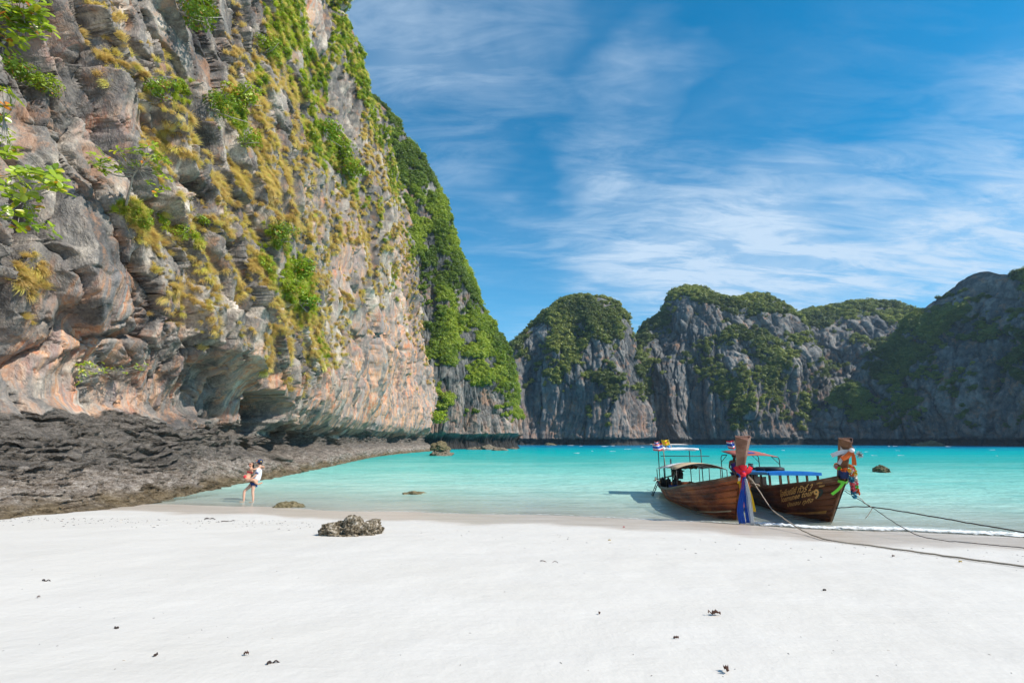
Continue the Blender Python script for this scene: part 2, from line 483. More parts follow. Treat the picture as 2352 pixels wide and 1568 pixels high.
b('ShaderNodeOutputMaterial', {0: sh.outputs[0]})
o = link(bpy.data.objects.new('sea', np_mesh('sea', np.stack([XX, YY, WZ], -1), grid_quads(*XX.shape), m_sea, attrs={'depth': dep.ravel()})))
tag(o, 'clear turquoise bay water, pale over the shallow sand', kind='structure')
# ------------------------------------------------------------------ rock materials
def rock_material(name, near=True):
    m, b = mat_new(name)
    geo = b('ShaderNodeNewGeometry')
    pos = geo.outputs['Position']
    uvn = b('ShaderNodeAttribute', attribute_name='flow', attribute_type='GEOMETRY').outputs['Vector']   # (along the wall, depth, height)
    k = 1.0 if near else 0.28
    # body: cool grey limestone with pale and warm patches
    n1 = b.noise(b.mapping(uvn, (0.5*k, 1, 0.22*k)), 1.0, 3, 0.62, 0.6)
    n2 = b.noise(pos, 1.3*k, 4, 0.68)
    n3 = b.noise(pos, 9.0*k, 3, 0.7)
    g = b.math('ADD', b.math('MULTIPLY', n1, 0.5), b.math('ADD', b.math('MULTIPLY', n2, 0.35), b.math('MULTIPLY', n3, 0.25)))
    g = b.math('ADD', g, b.math('MULTIPLY', b.math('SUBTRACT', b.attr('tone'), 0.5), 0.22))
    if near:
        body = b.ramp(g, [(0.38, (0.05, 0.049, 0.050)), (0.48, (0.115, 0.111, 0.108)), (0.57, (0.215, 0.20, 0.18)), (0.655, (0.42, 0.37, 0.31)), (0.75, (0.72, 0.65, 0.55))])
    else:
        body = b.ramp(g, [(0.37, (0.038, 0.044, 0.048)), (0.48, (0.078, 0.084, 0.086)), (0.58, (0.14, 0.14, 0.135)), (0.70, (0.28, 0.262, 0.235)), (0.80, (0.44, 0.40, 0.345))])
    if near:
        ds = b.noise(b.mapping(uvn, (0.9, 1, 0.045), loc=(3, 0, 11)), 1.0, 4, 0.7)
        dk = b.math('MULTIPLY', b.ramp(ds, [(0.50, 0), (0.60, 0.85)]), b.ramp(n2, [(0.35, 0.3), (0.55, 1)]))
        body = b.mix(dk, body, (0.075, 0.073, 0.072))
    # rust and cream stains that run down the wall
    s1 = b.noise(b.mapping(uvn, (0.75*k, 1, 0.10*k)), 1.0, 5, 0.72, 0.5)
    s2 = b.noise(b.mapping(uvn, (2.6*k, 1, 0.16*k), loc=(7, 0, 3)), 1.0, 3, 0.65)
    rust = b.ramp(s1, [(0.34, (0.15, 0.135, 0.125)), (0.42, (0.40, 0.34, 0.29)), (0.47, (0.52, 0.25, 0.12)), (0.52, (0.60, 0.42, 0.30)), (0.57, (0.55, 0.20, 0.09)), (0.63, (0.56, 0.46, 0.37)), (0.72, (0.20, 0.17, 0.15))])
    rust = b.mix(b.ramp(s2, [(0.44, 0), (0.58, 0.75)]), rust, (0.24, 0.23, 0.23))
    rp = b.noise(pos, 0.7*k, 3, 0.62)
    rp2 = b.math('ADD', rp, b.math('MULTIPLY', b.math('SUBTRACT', n3, 0.5), 0.35))
    rmask = b.math('MULTIPLY', b.attr('rust'), b.ramp(rp2, [(0.36, 0.05), (0.55, 1.0)]))
    smallr = b.math('MULTIPLY', b.ramp(rp2, [(0.57, 0), (0.66, 0.8)]), 0.7)
    col = b.mix(smallr, body, (0.36, 0.19, 0.105))
    col = b.mix(b.math('MINIMUM', rmask, 1.0), col, rust)
    if near:
        # tidal ledge: dark weathered shelf, shells and barnacles pale towards its foot; its dark tone also paints shade into the far notch
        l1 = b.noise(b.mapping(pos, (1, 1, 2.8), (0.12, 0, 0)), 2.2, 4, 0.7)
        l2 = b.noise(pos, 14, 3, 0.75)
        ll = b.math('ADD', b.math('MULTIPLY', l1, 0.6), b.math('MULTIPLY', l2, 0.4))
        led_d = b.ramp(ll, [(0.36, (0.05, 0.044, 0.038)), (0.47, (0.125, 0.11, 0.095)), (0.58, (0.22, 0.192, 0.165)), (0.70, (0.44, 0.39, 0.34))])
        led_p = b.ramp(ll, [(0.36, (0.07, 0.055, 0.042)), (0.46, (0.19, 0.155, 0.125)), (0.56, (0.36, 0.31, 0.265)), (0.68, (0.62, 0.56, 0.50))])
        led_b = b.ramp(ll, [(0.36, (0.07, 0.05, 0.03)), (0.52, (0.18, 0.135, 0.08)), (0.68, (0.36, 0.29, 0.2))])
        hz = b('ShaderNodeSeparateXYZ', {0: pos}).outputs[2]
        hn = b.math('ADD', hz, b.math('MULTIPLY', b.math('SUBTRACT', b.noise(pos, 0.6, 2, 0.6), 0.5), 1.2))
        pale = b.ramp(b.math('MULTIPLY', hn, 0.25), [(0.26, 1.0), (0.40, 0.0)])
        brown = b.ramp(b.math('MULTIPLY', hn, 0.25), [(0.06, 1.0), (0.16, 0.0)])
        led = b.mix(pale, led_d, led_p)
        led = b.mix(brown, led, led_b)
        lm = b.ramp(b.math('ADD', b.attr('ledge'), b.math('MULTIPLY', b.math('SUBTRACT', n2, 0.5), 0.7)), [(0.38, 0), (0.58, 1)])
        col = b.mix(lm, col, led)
    if not near:
        hz2 = b('ShaderNodeSeparateXYZ', {0: pos}).outputs[2]
        foot_band = b.ramp(b.math('ADD', b.math('MULTIPLY', hz2, 0.1), b.math('MULTIPLY', b.math('SUBTRACT', n2, 0.5), 0.25)), [(0.30, 1.0), (0.42, 0.0)])  # near-black band on the rock just above the waterline
        col = b.mix(foot_band, col, (0.035, 0.034, 0.033))
    # dry grass and moss that mats the ledges
    vg = b.noise(pos, 1.7*k, 3, 0.65)
    vm = b.math('ADD', b.attr('veg'), b.math('MULTIPLY', b.math('SUBTRACT', vg, 0.5), 0.9))
    vcol = b.mix(b.ramp(b.noise(pos, 0.8*k, 2, 0.6), [(0.42, 0), (0.62, 1)]), (0.40, 0.29, 0.11) if near else (0.06, 0.085, 0.02), (0.22, 0.26, 0.035) if near else (0.04, 0.075, 0.012))
    col = b.mix(b.ramp(vm, [(0.55, 0), (0.75, 0.85)]), col, vcol)
    # relief
    dip = b('ShaderNodeAttribute', attribute_name='dip', attribute_type='GEOMETRY').outputs['Vector']
    r1 = b.noise(b.mapping(dip, (0.32*k, 1.8*k, 1.0*k)), 1.6, 6, 0.70)
    if near:
        vo = b('ShaderNodeTexVoronoi', {'Vector': b.mapping(dip, (0.35, 1.9, 1.0)), 'Scale': 1.3}, feature='DISTANCE_TO_EDGE')
        crk = b.ramp(vo.outputs[0], [(0.0, 0), (0.05, 1)])
        r1 = b.math('ADD', r1, b.math('MULTIPLY', crk, 0.07))
        h = b.math('ADD', b.math('ADD', b.math('MULTIPLY', r1, 0.15), b.math('MULTIPLY', n3, 0.05)), b.math('MULTIPLY', b.math('MULTIPLY', ll, lm), 0.30))
    else:
        h = b.math('MULTIPLY', r1, 0.34/k)
    bp = b('ShaderNodeBump', {'Strength': 1.0, 'Distance': 1.0, 'Height': h})
    pr = b('ShaderNodeBsdfPrincipled', {'Base Color': col, 'Roughness': 0.88, 'Specular IOR Level': 0.25, 'Normal': bp.outputs[0]})
    b('ShaderNodeOutputMaterial', {0: pr.outputs[0]})
    return m
m_rock = rock_material('limestone_near', True)
m_rock_far = rock_material('limestone_far', False)

def img_mask(px, py, blobs):
    """soft union of ellipses (x, y, rx, ry, tilt, weight)"""
    m = np.zeros_like(px)
    for (x, y, rx, ry, a, w) in blobs:
        a = math.radians(a)
        dx = px-x; dy = py-y
        u = (dx*math.cos(a)+dy*math.sin(a))/rx; v = (-dx*math.sin(a)+dy*math.cos(a))/ry
        m = np.maximum(m, w*np.clip(1.25-(u*u+v*v), 0, 1))
    return m

# ------------------------------------------------------------------ the big cliff on the left
path = catmull([(-44, -30), (-31, -14), (-23.5, 0), (-20.0, 10), (-18.6, 18), (-17.8, 26), (-17.6, 34), (-18.6, 45), (-20.6, 60), (-22.3, 78), (-22.2, 98), (-20.8, 114), (-20.6, 124), (-23, 131), (-31, 136), (-52, 139)], 4000)
NC, NR = 900, 650
dist = np.hypot(path[:, 0], path[:, 1])
seg = np.r_[0, np.cumsum(np.linalg.norm(np.diff(path, axis=0), axis=1))]
wgt = np.r_[0, np.cumsum(np.linalg.norm(np.diff(path, axis=0), axis=1)/(dist[1:]+3)**1.0*np.where(path[1:, 1] < 11, 0.12, np.where(path[1:, 1] > 131, 0.4, 1.0)))]
tt = np.linspace(0, wgt[-1], NC)
ss = np.interp(tt, wgt, seg)
BX = np.interp(ss, seg, path[:, 0]); BY = np.interp(ss, seg, path[:, 1])
tx = np.gradient(BX, ss); ty = np.gradient(BY, ss)
tl = np.hypot(tx, ty); nx, ny = ty/tl, -tx/tl                     # outward (towards the bay)
Yc = np.clip(BY, -10, 130)
toe = np.interp(Yc, [-10, 12, 18, 24, 29, 40, 60, 75, 130], [5.2, 4.6, 4.6, 2.8, 1.8, 1.3, 1.1, 0.9, 0.8])
zvis = np.clip(1.15*np.hypot(BX, BY), 26, 80)
ztop = np.interp(Yc, [-10, 40, 76, 95, 118, 130], [96, 92, 86, 84, 88, 88])
v = np.linspace(0, 1, NR)[:, None]
va, vb = 0.80, 0.95
zlow = -1.6
Z = np.where(v < va, zlow+(zvis-zlow)[None, :]*(v/va)**1.25, np.where(v < vb, zvis+(ztop-zvis)*((v-va)/(vb-va)), ztop+3*((v-vb)/(1-vb))))
back = np.where(v > vb, ((v-vb)/(1-vb))**1.2*45, 0)*np.ones_like(Z)
back = back + 4*sstep(ztop[None, :]-10, ztop[None, :], Z)**2
# profile: tidal shelf, undercut, lip, leaning wall
zn = [-2, 0, 1.0, 2.0, 3.1, 4.0, 5.2, 6.6, 8.2, 11, 14, 30, 60, 100]
near_f = [1.25, 1.0, 0.70, 0.38, 0.10, 0, 0, 0, 0, 0, 0, 0, 0, 0]
near_a = [0, 0, 0, 0, -0.40, -0.85, -1.0, -0.45, 0.15, 0.1, -0.35, -2.6, -6.8, -12.6]
far_f = [1.2, 1.0, 0.62, 0.0, 0, 0, 0, 0, 0, 0, 0, 0, 0, 0]
far_a = [0, 0, 0, -1.9, -2.0, -0.5, 0.3, 0.5, 0.7, 0.5, 0.0, -2.4, -6.4, -11.8]
wf = sstep(23, 38, Yc)[None, :]
flat = Z.ravel()
YB_ = BY[None, :]+0*Z
prof_n = np.interp(flat, zn, near_f).reshape(Z.shape)*toe[None, :]+np.interp(flat, zn, near_a).reshape(Z.shape)
prof_f = np.interp(flat, zn, far_f).reshape(Z.shape)*toe[None, :]+np.interp(flat, zn, far_a).reshape(Z.shape)
OUT = prof_n*(1-wf)+prof_f*wf-back-7.0*(np.maximum(Z, 0)/90)**1.2*sstep(92, 128, YB_)
S = ss[None, :]+0*Z
YB = YB_
# sea cave and the smooth scoop beside it
DWY = 1.6*fbm(S*0.16, Z*0.3, 0*Z, 3, 91); DWZ = 1.1*fbm(S*0.2, Z*0.25, 0*Z, 3, 92)+0.14*(YB-30)*(np.abs(YB-32) < 9)*0.7
def dent(yc, zc, ry, rz, d, p=1.0):
    global OUT
    q = ((YB+DWY-yc)/ry)**2+((Z+DWZ-zc)/rz)**2
    OUT = OUT-d*np.clip(1-q, 0, 1)**p
dent(31.0, 5.0, 6.0, 2.3, 2.2, 0.9)
dent(36.2, 5.0, 1.9, 1.5, 10.0, 0.4)
dent(36.0, 1.7, 1.8, 1.3, 2.8, 0.7)
dent(40.5, 2.5, 2.6, 1.5, 4.0, 0.6)
dent(47.0, 2.3, 3.0, 1.4, 4.0, 0.6)
dent(52, 2.6, 3.2, 1.6, 2.0, 0.8)
dent(62, 2.2, 3.6, 1.6, 2.2, 0.8)
dent(16.3, 10.3, 0.75, 1.5, 1.6, 0.8)                              # dark cleft high on the left
dent(100, 2.6, 6, 2.0, 1.6, 0.8); dent(116, 3.0, 6, 2.2, 2.0, 0.8)
dent(86, 10.0, 7, 6.5, 1.2, 1.0)
# buttresses
OUT = OUT+1.1*fbm(S*0.09, Z*0.05, 0*Z, 3, 11)*sstep(3, 12, Z)*1.3
OUT = OUT+sstep(40, 70, YB)*3.6*fbm(S*0.065, Z*0.030, 0*Z+4, 3, 13)*sstep(4, 14, Z)
px_ = BX[None, :]+nx[None, :]*OUT; py_ = BY[None, :]+ny[None, :]*OUT
# ---- fractured relief
near = 1-sstep(36, 60, YB)
ledge = sstep(3.8, 2.7, Z+1.3*fbm(S*0.16, Z*0.2, 0*Z, 3, 3)-0.25)  # reaches over the far notch too, where its dark colour stands in for shade
under = sstep(3.5, 4.3, Z)*sstep(7.0, 4.8, Z+0.03*(YB-20)+1.2*fbm(S*0.15, 0*Z, 0*Z, 2, 59))         # smooth water-worn undercut
rough = 1-0.62*under
ca, sa = math.cos(math.radians(60)), math.sin(math.radians(60))
# slabs dip to the right on the near wall, stand upright farther along
wx = 0.55*fbm(S*0.35, Z*0.35, 0*Z, 3, 71)+0.035*fbm(S*2.2, Z*2.2, 0*Z, 2, 72)
wy = 0.55*fbm(S*0.35, Z*0.35, 0*Z+9, 3, 73)+0.035*fbm(S*2.2, Z*2.2, 0*Z+5, 2, 74)
S2 = S+wx*(0.35+0.65*near); Z2 = Z+wy
fr_ = lambda r, k: np.mod(r*k, 1.0)-0.5
a_near = (S2*ca-Z2*sa); c_near = (S2*sa+Z2*ca)
def blocks(a, c, la, lc, seed, crack=0.05, tilt=1.5):
    f1, f2, r, da, dc = voro2(a/la, c/lc, seed)
    return 1.15*(r-0.5)+tilt*fr_(r, 57.31)*dc+0.55*fr_(r, 131.7)*da-0.8*np.exp(-((f2-f1)/crack)**2), r
blk, tone1 = blocks(a_near, c_near, 6.0, 1.9, 21, 0.045, 2.0)
blk2, tone2 = blocks(a_near, c_near, 2.1, 0.75, 22, 0.06, 1.6)
blk3, _t = blocks(a_near, c_near, 0.7, 0.30, 27, 0.10, 1.4)
flu, tone3 = blocks(Z2+0.22*S2, S2, 24.0, 3.2, 23, 0.05, 2.2)
flu2, tone4 = blocks(Z2+0.15*S2, S2, 18.0, 1.25, 24, 0.07, 1.9)
flu3, _t = blocks(Z2+0.15*S2, S2, 8.0, 0.62, 25, 0.09, 1.4)
up_ = sstep(2.8, 4.2, Z)
patchy = sstep(-0.15, 0.35, fbm(S*0.12, Z*0.12, 0*Z, 3, 47))       # broken ground between smooth slabs
D = rough*near*(blk*0.9+blk2*(0.12+0.36*patchy)+blk3*(0.03+0.10*patchy))*up_
D += rough*(1-near)*(flu*1.5+flu2*0.6+flu3*0.10)*sstep(4, 8, Z)
# long slabs and ribs that run on for many metres
def slab(t, sharp=0.82):
    q = np.mod(t, 1.0)
    return np.where(q < sharp, q/sharp, (1-q)/(1-sharp))-0.5
wl1 = fbm(S*0.10, Z*0.10, 0*Z, 3, 75)
D += rough*near*up_*1.5*slab(-c_near/3.4+0.9*wl1)*np.clip(0.45+1.3*fbm(S*0.09, Z*0.09, 0*Z+3, 2, 76), 0, 1)
D += rough*(1-near)*sstep(5, 12, Z)*(1.7*slab(S2/5.2+0.10*Z2/5+0.8*wl1)+0.9*slab(S2/1.9+0.05*Z2+0.9*wl1, 0.7))*np.clip(0.6+1.2*fbm(S*0.06, Z*0.04, 0*Z+3, 2, 78), 0.1, 1)
# horizontal breaks: little roofs and shelves
tz = Z*0.30+0.25*S*0.3+1.1*fbm(S*0.10, Z*0.10, 0*Z, 3, 41)
D += rough*up_*(0.8*near+0.12)*(np.mod(tz, 1.0)-0.5)*np.clip(0.25+fbm(S*0.12, Z*0.12, 0*Z+7, 2, 43)*2.0, 0, 1)
D += rough*(0.07*near+0.16*(1-near))*fbm(c_near*1.1*near+S*1.6*(1-near), a_near*0.4*near+Z*0.35*(1-near), 0*Z, 4, 51, ridged=True)
tone = np.clip(np.where(near > 0.5, 0.65*tone1+0.35*tone2, 0.5*tone3+0.5*tone4), 0, 1)
# draperies and ribs in the undercut
D += under*(0.16*fbm(S*1.1, Z*0.16, 0*Z, 3, 57)+0.05*fbm(S*3, Z*0.5, 0*Z, 2, 58))
# tidal shelf: thin worn layers, pitted
lz = Z*3.4+0.10*S+1.3*fbm(S*0.16, Z*0.35, OUT*0.3, 3, 61)
saw = np.mod(lz, 1.0)
saw2 = np.mod(lz*2.7+0.5*fbm(S*0.8, Z*1.2, OUT, 2, 62), 1.0)
D += ledge*((0.30*(saw-0.5)*(0.35+0.9*sstep(0.7, 1.7, Z))+0.11*(saw2-0.5))*(0.5+np.clip(1.4*fbm(S*0.35, Z*0.5, OUT*0.3, 2, 64)+0.5, 0, 1.2))+0.20*fbm(S*0.9, Z*1.4, OUT*0.9, 3, 63, ridged=True)+0.07*fbm(S*4.5, Z*5.5, OUT*4, 2, 65, ridged=True))
def blur(A, n=1):
    for _ in range(n):
        A = np.pad(A, 1, mode='edge')
        A = 0.25*A[:-2, 1:-1]+0.5*A[1:-1, 1:-1]+0.25*A[2:, 1:-1]
        A = np.pad(A, ((0, 0), (1, 1)), mode='edge')
        A = 0.25*A[:, :-2]+0.5*A[:, 1:-1]+0.25*A[:, 2:]
    return A
D = D*ledge+D*(1-ledge)
OUT = OUT+D
PX = BX[None, :]+nx[None, :]*OUT; PY = BY[None, :]+ny[None, :]*OUT
PZ = Z+0.25*rough*fbm(S*0.9, Z*0.9, OUT*0.9, 3, 67)*sstep(0, 2, Z)
CV = np.stack([PX, PY, PZ], -1).reshape(-1, 3)
# normals
def grid_normals(V, nr, nc):
    G = V.reshape(nr, nc, 3)
    du = np.gradient(G, axis=1); dv_ = np.gradient(G, axis=0)
    n = np.cross(du, dv_); n /= np.linalg.norm(n, axis=-1, keepdims=True)+1e-9
    return n.reshape(-1, 3)
CN = grid_normals(CV, NR, NC)
if np.mean(CN[:, 0]) < 0: CN = -CN
ipx, ipy, idep = project(CV)
# where stains and plants are found
rust_b = [(900, 880, 130, 190, 10, 1.3), (960, 930, 60, 100, 0, 1.2), (760, 930, 130, 90, 0, 0.7), (320, 890, 330, 75, -6, 0.75), (120, 800, 200, 90, -15, 0.9), (240, 690, 200, 90, 10, 0.65), (560, 880, 140, 90, 0, 0.8), (800, 600, 50, 110, 10, 0.8), (930, 600, 40, 150, 8, 0.6), (720, 470, 60, 70, 0, 0.5), (130, 110, 70, 60, 0, 0.5), (260, 280, 90, 40, -20, 0.5), (720, 20, 25, 60, 0, 0.7)]
rust = np.clip(img_mask(ipx, ipy, rust_b)*1.1+0.10, 0, 1.2)
rust *= sstep(2.2, 4.0, CV[:, 2])
green_b = [(520, 270, 70, 45, 35, 1.0), (600, 180, 25, 40, 0, 0.6), (760, 340, 50, 120, -32, 1.0), (820, 430, 22, 60, -25, 0.8), (655, 610, 50, 130, -28, 1.0), (690, 690, 30, 60, -10, 0.8), (690, 120, 40, 190, -12, 1.0), (640, 60, 45, 120, -5, 0.6), (770, 40, 60, 110, 0, 0.9), (820, 130, 45, 160, -14, 1.2), (870, 260, 28, 120, -14, 1.1), (905, 380, 22, 110, -8, 1.0), (880, 520, 14, 90, -8, 0.5), (340, 500, 110, 30, 22, 0.9), (430, 545, 60, 30, 25, 0.6), (420, 210, 40, 35, 20, 0.5), (900, 640, 16, 90, -5, 0.6), (925, 760, 18, 60, 0, 0.6), (940, 560, 16, 80, -8, 0.6), (1012, 970, 18, 45, 0, 1.0), (745, 180, 18, 150, -14, 0.9), (740, 790, 22, 40, 0, 0.4), (40, 740, 60, 40, 30, 0.35)]
tan_b = [(640, 420, 130, 210, -28, 0.75), (700, 760, 70, 90, -15, 0.9), (640, 800, 60, 110, -10, 0.7), (540, 620, 80, 200, -20, 0.6), (820, 470, 90, 130, -25, 0.55), (450, 640, 60, 120, 0, 0.45), (230, 70, 70, 120, -15, 0.45), (430, 330, 120, 120, 30, 0.5), (60, 640, 50, 70, 30, 0.5), (40, 740, 70, 40, 30, 0.5), (860, 640, 50, 160, -12, 0.45), (900, 300, 60, 200, -15, 0.5), (660, 130, 120, 150, -10, 0.6), (560, 80, 50, 90, 0, 0.45), (470, 740, 40, 60, 0, 0.6), (300, 170, 120, 90, 0, 0.35), (680, 870, 30, 50, 0, 0.8), (360, 520, 120, 50, 25, 0.6)]
vn = 1.0*fbm(CV[:, 0]*0.35, CV[:, 1]*0.35, CV[:, 2]*0.35, 4, 81)
gmask = img_mask(ipx, ipy, green_b)
tmask = np.maximum(img_mask(ipx, ipy, tan_b), 0.55*sstep(380, 620, ipx+0.35*(ipy-300))*sstep(960, 760, ipy)*sstep(7, 11, CV[:, 2]))
topm = sstep(0, 8, CV[:, 2]-np.tile(ztop-9, NR))
shelf = np.clip(CN[:, 2]*1.6+0.15, 0, 1)
gmask = np.clip(np.maximum(gmask*(1.05+1.5*vn), topm*1.2), 0, 1.3)
tmask = np.clip(tmask*(0.5+1.6*vn+0.9*shelf), 0, 1.3)
hole = img_mask(ipx, ipy, [(790, 240, 38, 85, -12, 1.6), (735, 60, 30, 70, 0, 1.6), (650, 260, 18, 70, -8, 1.2), (880, 830, 100, 150, 0, 1.0), (800, 620, 45, 60, 0, 1)])
gmask *= 1-np.clip(hole, 0, 1); tmask *= 1-np.clip(hole, 0, 0.8)
veg = np.clip(0.55*np.maximum(gmask*0.9, tmask*0.8), 0, 0.9)*sstep(4, 7, CV[:, 2])
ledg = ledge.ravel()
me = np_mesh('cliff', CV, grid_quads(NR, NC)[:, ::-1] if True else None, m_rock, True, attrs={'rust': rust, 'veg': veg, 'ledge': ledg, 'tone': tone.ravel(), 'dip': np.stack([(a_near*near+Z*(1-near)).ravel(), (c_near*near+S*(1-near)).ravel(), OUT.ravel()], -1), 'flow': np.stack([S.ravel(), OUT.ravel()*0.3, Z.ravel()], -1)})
cliff = link(bpy.data.objects.new('cliff', me))
tag(cliff, 'towering grey and orange limestone cliff with an undercut dark foot', kind='structure')

vis_i = np.where((ipx > -60) & (ipx < 1100) & (ipy > -80) & (ipy < 1300) & (idep > 5))[0]
def cliff_at(px, py, tol=4.0):
    """the front point of the cliff seen at a picture position: place and outward normal"""
    d2 = (ipx[vis_i]-px)**2+(ipy[vis_i]-py)**2
    for k in (1, 2, 4, 8):
        c = vis_i[d2 < (tol*k)**2]
        if len(c):
            i = c[np.argmin(idep[c])]
            return Vector(CV[i]), Vector(CN[i])
    i = vis_i[np.argmin(d2)]
    return Vector(CV[i]), Vector(CN[i])
# ------------------------------------------------------------------ headland and the far hills across the bay
def loft_hill(name, ridge, base, NCh, NRh, seed, amp=1.0, scale=1.0, label='', notch=4.0, shape='karst', veg_b=(), bare_b=(), mat=None, backd=40, rust=0.3, vbias=0.0, folds=1.0, pull=0.0):
    R = np.array([tuple(at_y(px, py, Y)) for px, py, Y in ridge])
    B = np.array([(x, y, 0.0) for x, y in base])
    B[:, :2] += pull*(R[:, :2]-B[:, :2])
    # parametrise both curves by the same control index, spaced by ridge length
    d = np.r_[0, np.cumsum(np.linalg.norm(np.diff(R, axis=0), axis=1)+0.6*np.linalg.norm(np.diff(B, axis=0), axis=1))]
    t = np.linspace(0, d[-1], NCh)
    def hermite(P):
        m = np.zeros_like(P)
        m[1:-1] = (P[2:]-P[:-2])/(d[2:]-d[:-2])[:, None]
        m[0] = (P[1]-P[0])/(d[1]-d[0]); m[-1] = (P[-1]-P[-2])/(d[-1]-d[-2])
        q = np.clip(np.searchsorted(d, t, side='right')-1, 0, len(d)-2)
        h = (d[q+1]-d[q])[:, None]; u = ((t-d[q])/(d[q+1]-d[q]))[:, None]
        return (2*u**3-3*u**2+1)*P[q]+(u**3-2*u**2+u)*h*m[q]+(-2*u**3+3*u**2)*P[q+1]+(u**3-u**2)*h*m[q+1]
    Rc, Bc = hermite(R), hermite(B)
    NB_ = max(8, NRh//9)
    v = np.linspace(0, 1, NRh)
    if shape == 'karst':
        hk = [0, 0.18, 0.40, 0.60, 0.78, 0.90, 0.97, 1.0]; gk = [0, 0.03, 0.09, 0.20, 0.36, 0.56, 0.78, 1.0]; vk = [0, 0.2, 0.42, 0.62, 0.78, 0.88, 0.95, 1]
    elif shape == 'ramp':
        hk = [0, .2, .4, .6, .8, 1.0]; gk = [0, .12, .30, .52, .76, 1.0]; vk = [0, .2, .4, .6, .8, 1.0]
    else:
        hk = [0, 0.12, 0.30, 0.50, 0.70, 0.86, 0.96, 1.0]; gk = [0, 0.04, 0.13, 0.28, 0.48, 0.70, 0.88, 1.0]; vk = [0, 0.15, 0.35, 0.55, 0.74, 0.88, 0.96, 1]
    hz = np.interp(v, vk, hk); g = np.interp(v, vk, gk)
    Z = hz[:, None]*Rc[None, :, 2]-1.5*(1-v[:, None])
    X = Bc[None, :, 0]*(1-g[:, None])+Rc[None, :, 0]*g[:, None]
    Y = Bc[None, :, 1]*(1-g[:, None])+Rc[None, :, 1]*g[:, None]
    # far side
    w = np.linspace(0, 1, NB_+1)[1:, None]
    dirn = Rc[:, :2]-Bc[:, :2]; dirn = dirn/(np.linalg.norm(dirn, axis=1, keepdims=True)+1e-6)
    X = np.vstack([X, Rc[None, :, 0]+dirn[None, :, 0]*backd*w]); Y = np.vstack([Y, Rc[None, :, 1]+dirn[None, :, 1]*backd*w])
    Z = np.vstack([Z, Rc[None, :, 2]*(1-0.75*w**1.6)])
    nr = NRh+NB_
    V = np.stack([X, Y, Z], -1).reshape(-1, 3)
    N = grid_normals(V, nr, NCh)
    ctr = V.mean(0)
    if np.mean((N*(np.array([0, 0, CAM_H])-V)).sum(1)[:NRh*NCh]) < 0: N = -N
    s = 1.0/scale
    x, y, z = V[:, 0]*s, V[:, 1]*s, V[:, 2]*s
    zz = V[:, 2]; zr = np.tile(Rc[:, 2], nr)
    fade = sstep(0, 6*scale, zr)*(0.35+0.65*sstep(0, 0.35, 1-zz/np.maximum(zr, 1)))
    wpx = fbm(x*0.02, y*0.02, z*0.02, 2, seed+9)
    big = fbm(x*0.026+wpx*0.3, y*0.026, z*0.010, 3, seed, ridged=True)-0.75
    f1, f2, r1, a1, a2 = voro(x*0.12+wpx, y*0.12, z*0.020, seed+1)
    flu = (r1-0.5)*1.1-0.9*f1*f1-0.4*np.exp(-((f2-f1)/0.1)**2)
    f1, f2, r2, a1, a2 = voro(x*0.36+wpx, y*0.36, z*0.06, seed+2)
    flu2 = (r2-0.5)*0.9-0.9*f1*f1-0.4*np.exp(-((f2-f1)/0.1)**2)
    ter = np.mod(z*0.035+0.9*fbm(x*0.02, y*0.02, z*0.01, 2, seed+4), 1.0)-0.5
    Dh = amp*scale*(folds*7.0*big+3.2*flu+1.5*flu2+3.0*ter*(0.3+fbm(x*0.03, y*0.03, z*0.03, 2, seed+5))+1.2*fbm(x*0.2, y*0.2, z*0.2, 3, seed+6))*fade
    Dn = Dh-amp*scale*folds*0.2
    # wave-cut notch above the water
    Dn = np.where(zz < notch, Dn*0.6-0.55*notch*np.clip(1-((zz-notch*0.4)/(notch*0.6))**2, 0, 1), Dn)
    hd = N.copy(); hd[:, 2] *= 0.45
    V2 = V+hd*Dn[:, None]
    N2 = grid_normals(V2, nr, NCh)
    if np.mean((N2*N).sum(1)) < 0: N2 = -N2
    px, py, dep = project(V2)
    nv = fbm(V2[:, 0]*0.045*s, V2[:, 1]*0.045*s, V2[:, 2]*0.05*s, 4, seed+31)
    vg = 0.9*np.clip((N2[:, 2]-0.30)*2.2, -0.7, 1.2)+2.1*nv+0.10+vbias+0.22*sstep(0.90, 1.0, zz/np.maximum(zr, 1))
    vg = vg+img_mask(px, py, veg_b)-1.3*img_mask(px, py, bare_b)
    vg = np.clip(vg, 0, 1)*sstep(notch*1.2, notch*3, zz)
    rs = np.full(len(V2), rust)*sstep(45*scale, 8*scale, zz)
    flow = np.stack([V2[:, 0]*0.8+V2[:, 1]*0.6, Dn*0.2, V2[:, 2]], -1)
    Q = grid_quads(nr, NCh)
    a = V2[Q[:, 0]]; bq = V2[Q[:, 1]]; c = V2[Q[:, 2]]
    fn = np.cross(bq-a, c-a)
    if np.mean((fn*N2[Q[:, 0]]).sum(1)) < 0: Q = Q[:, ::-1]
    me = np_mesh(name, V2, Q, mat or m_rock_far, True, attrs={'rust': rs, 'veg': vg*0.95, 'ledge': 0*rs, 'flow': flow, 'tone': 0.6*r1+0.4*r2, 'dip': np.stack([V2[:, 2]*0.5, V2[:, 0]*0.8+V2[:, 1]*0.6, V2[:, 1]*0.5], -1)})
    o = link(bpy.data.objects.new(name, me))
    tag(o, label, kind='structure')
    area = np.linalg.norm(np.cross(V2[Q[:, 1]]-V2[Q[:, 0]], V2[Q[:, 3]]-V2[Q[:, 0]]), axis=1)
    return dict(V=V2, N=N2, Q=Q, area=area, veg=vg, px=px, py=py, dep=dep)

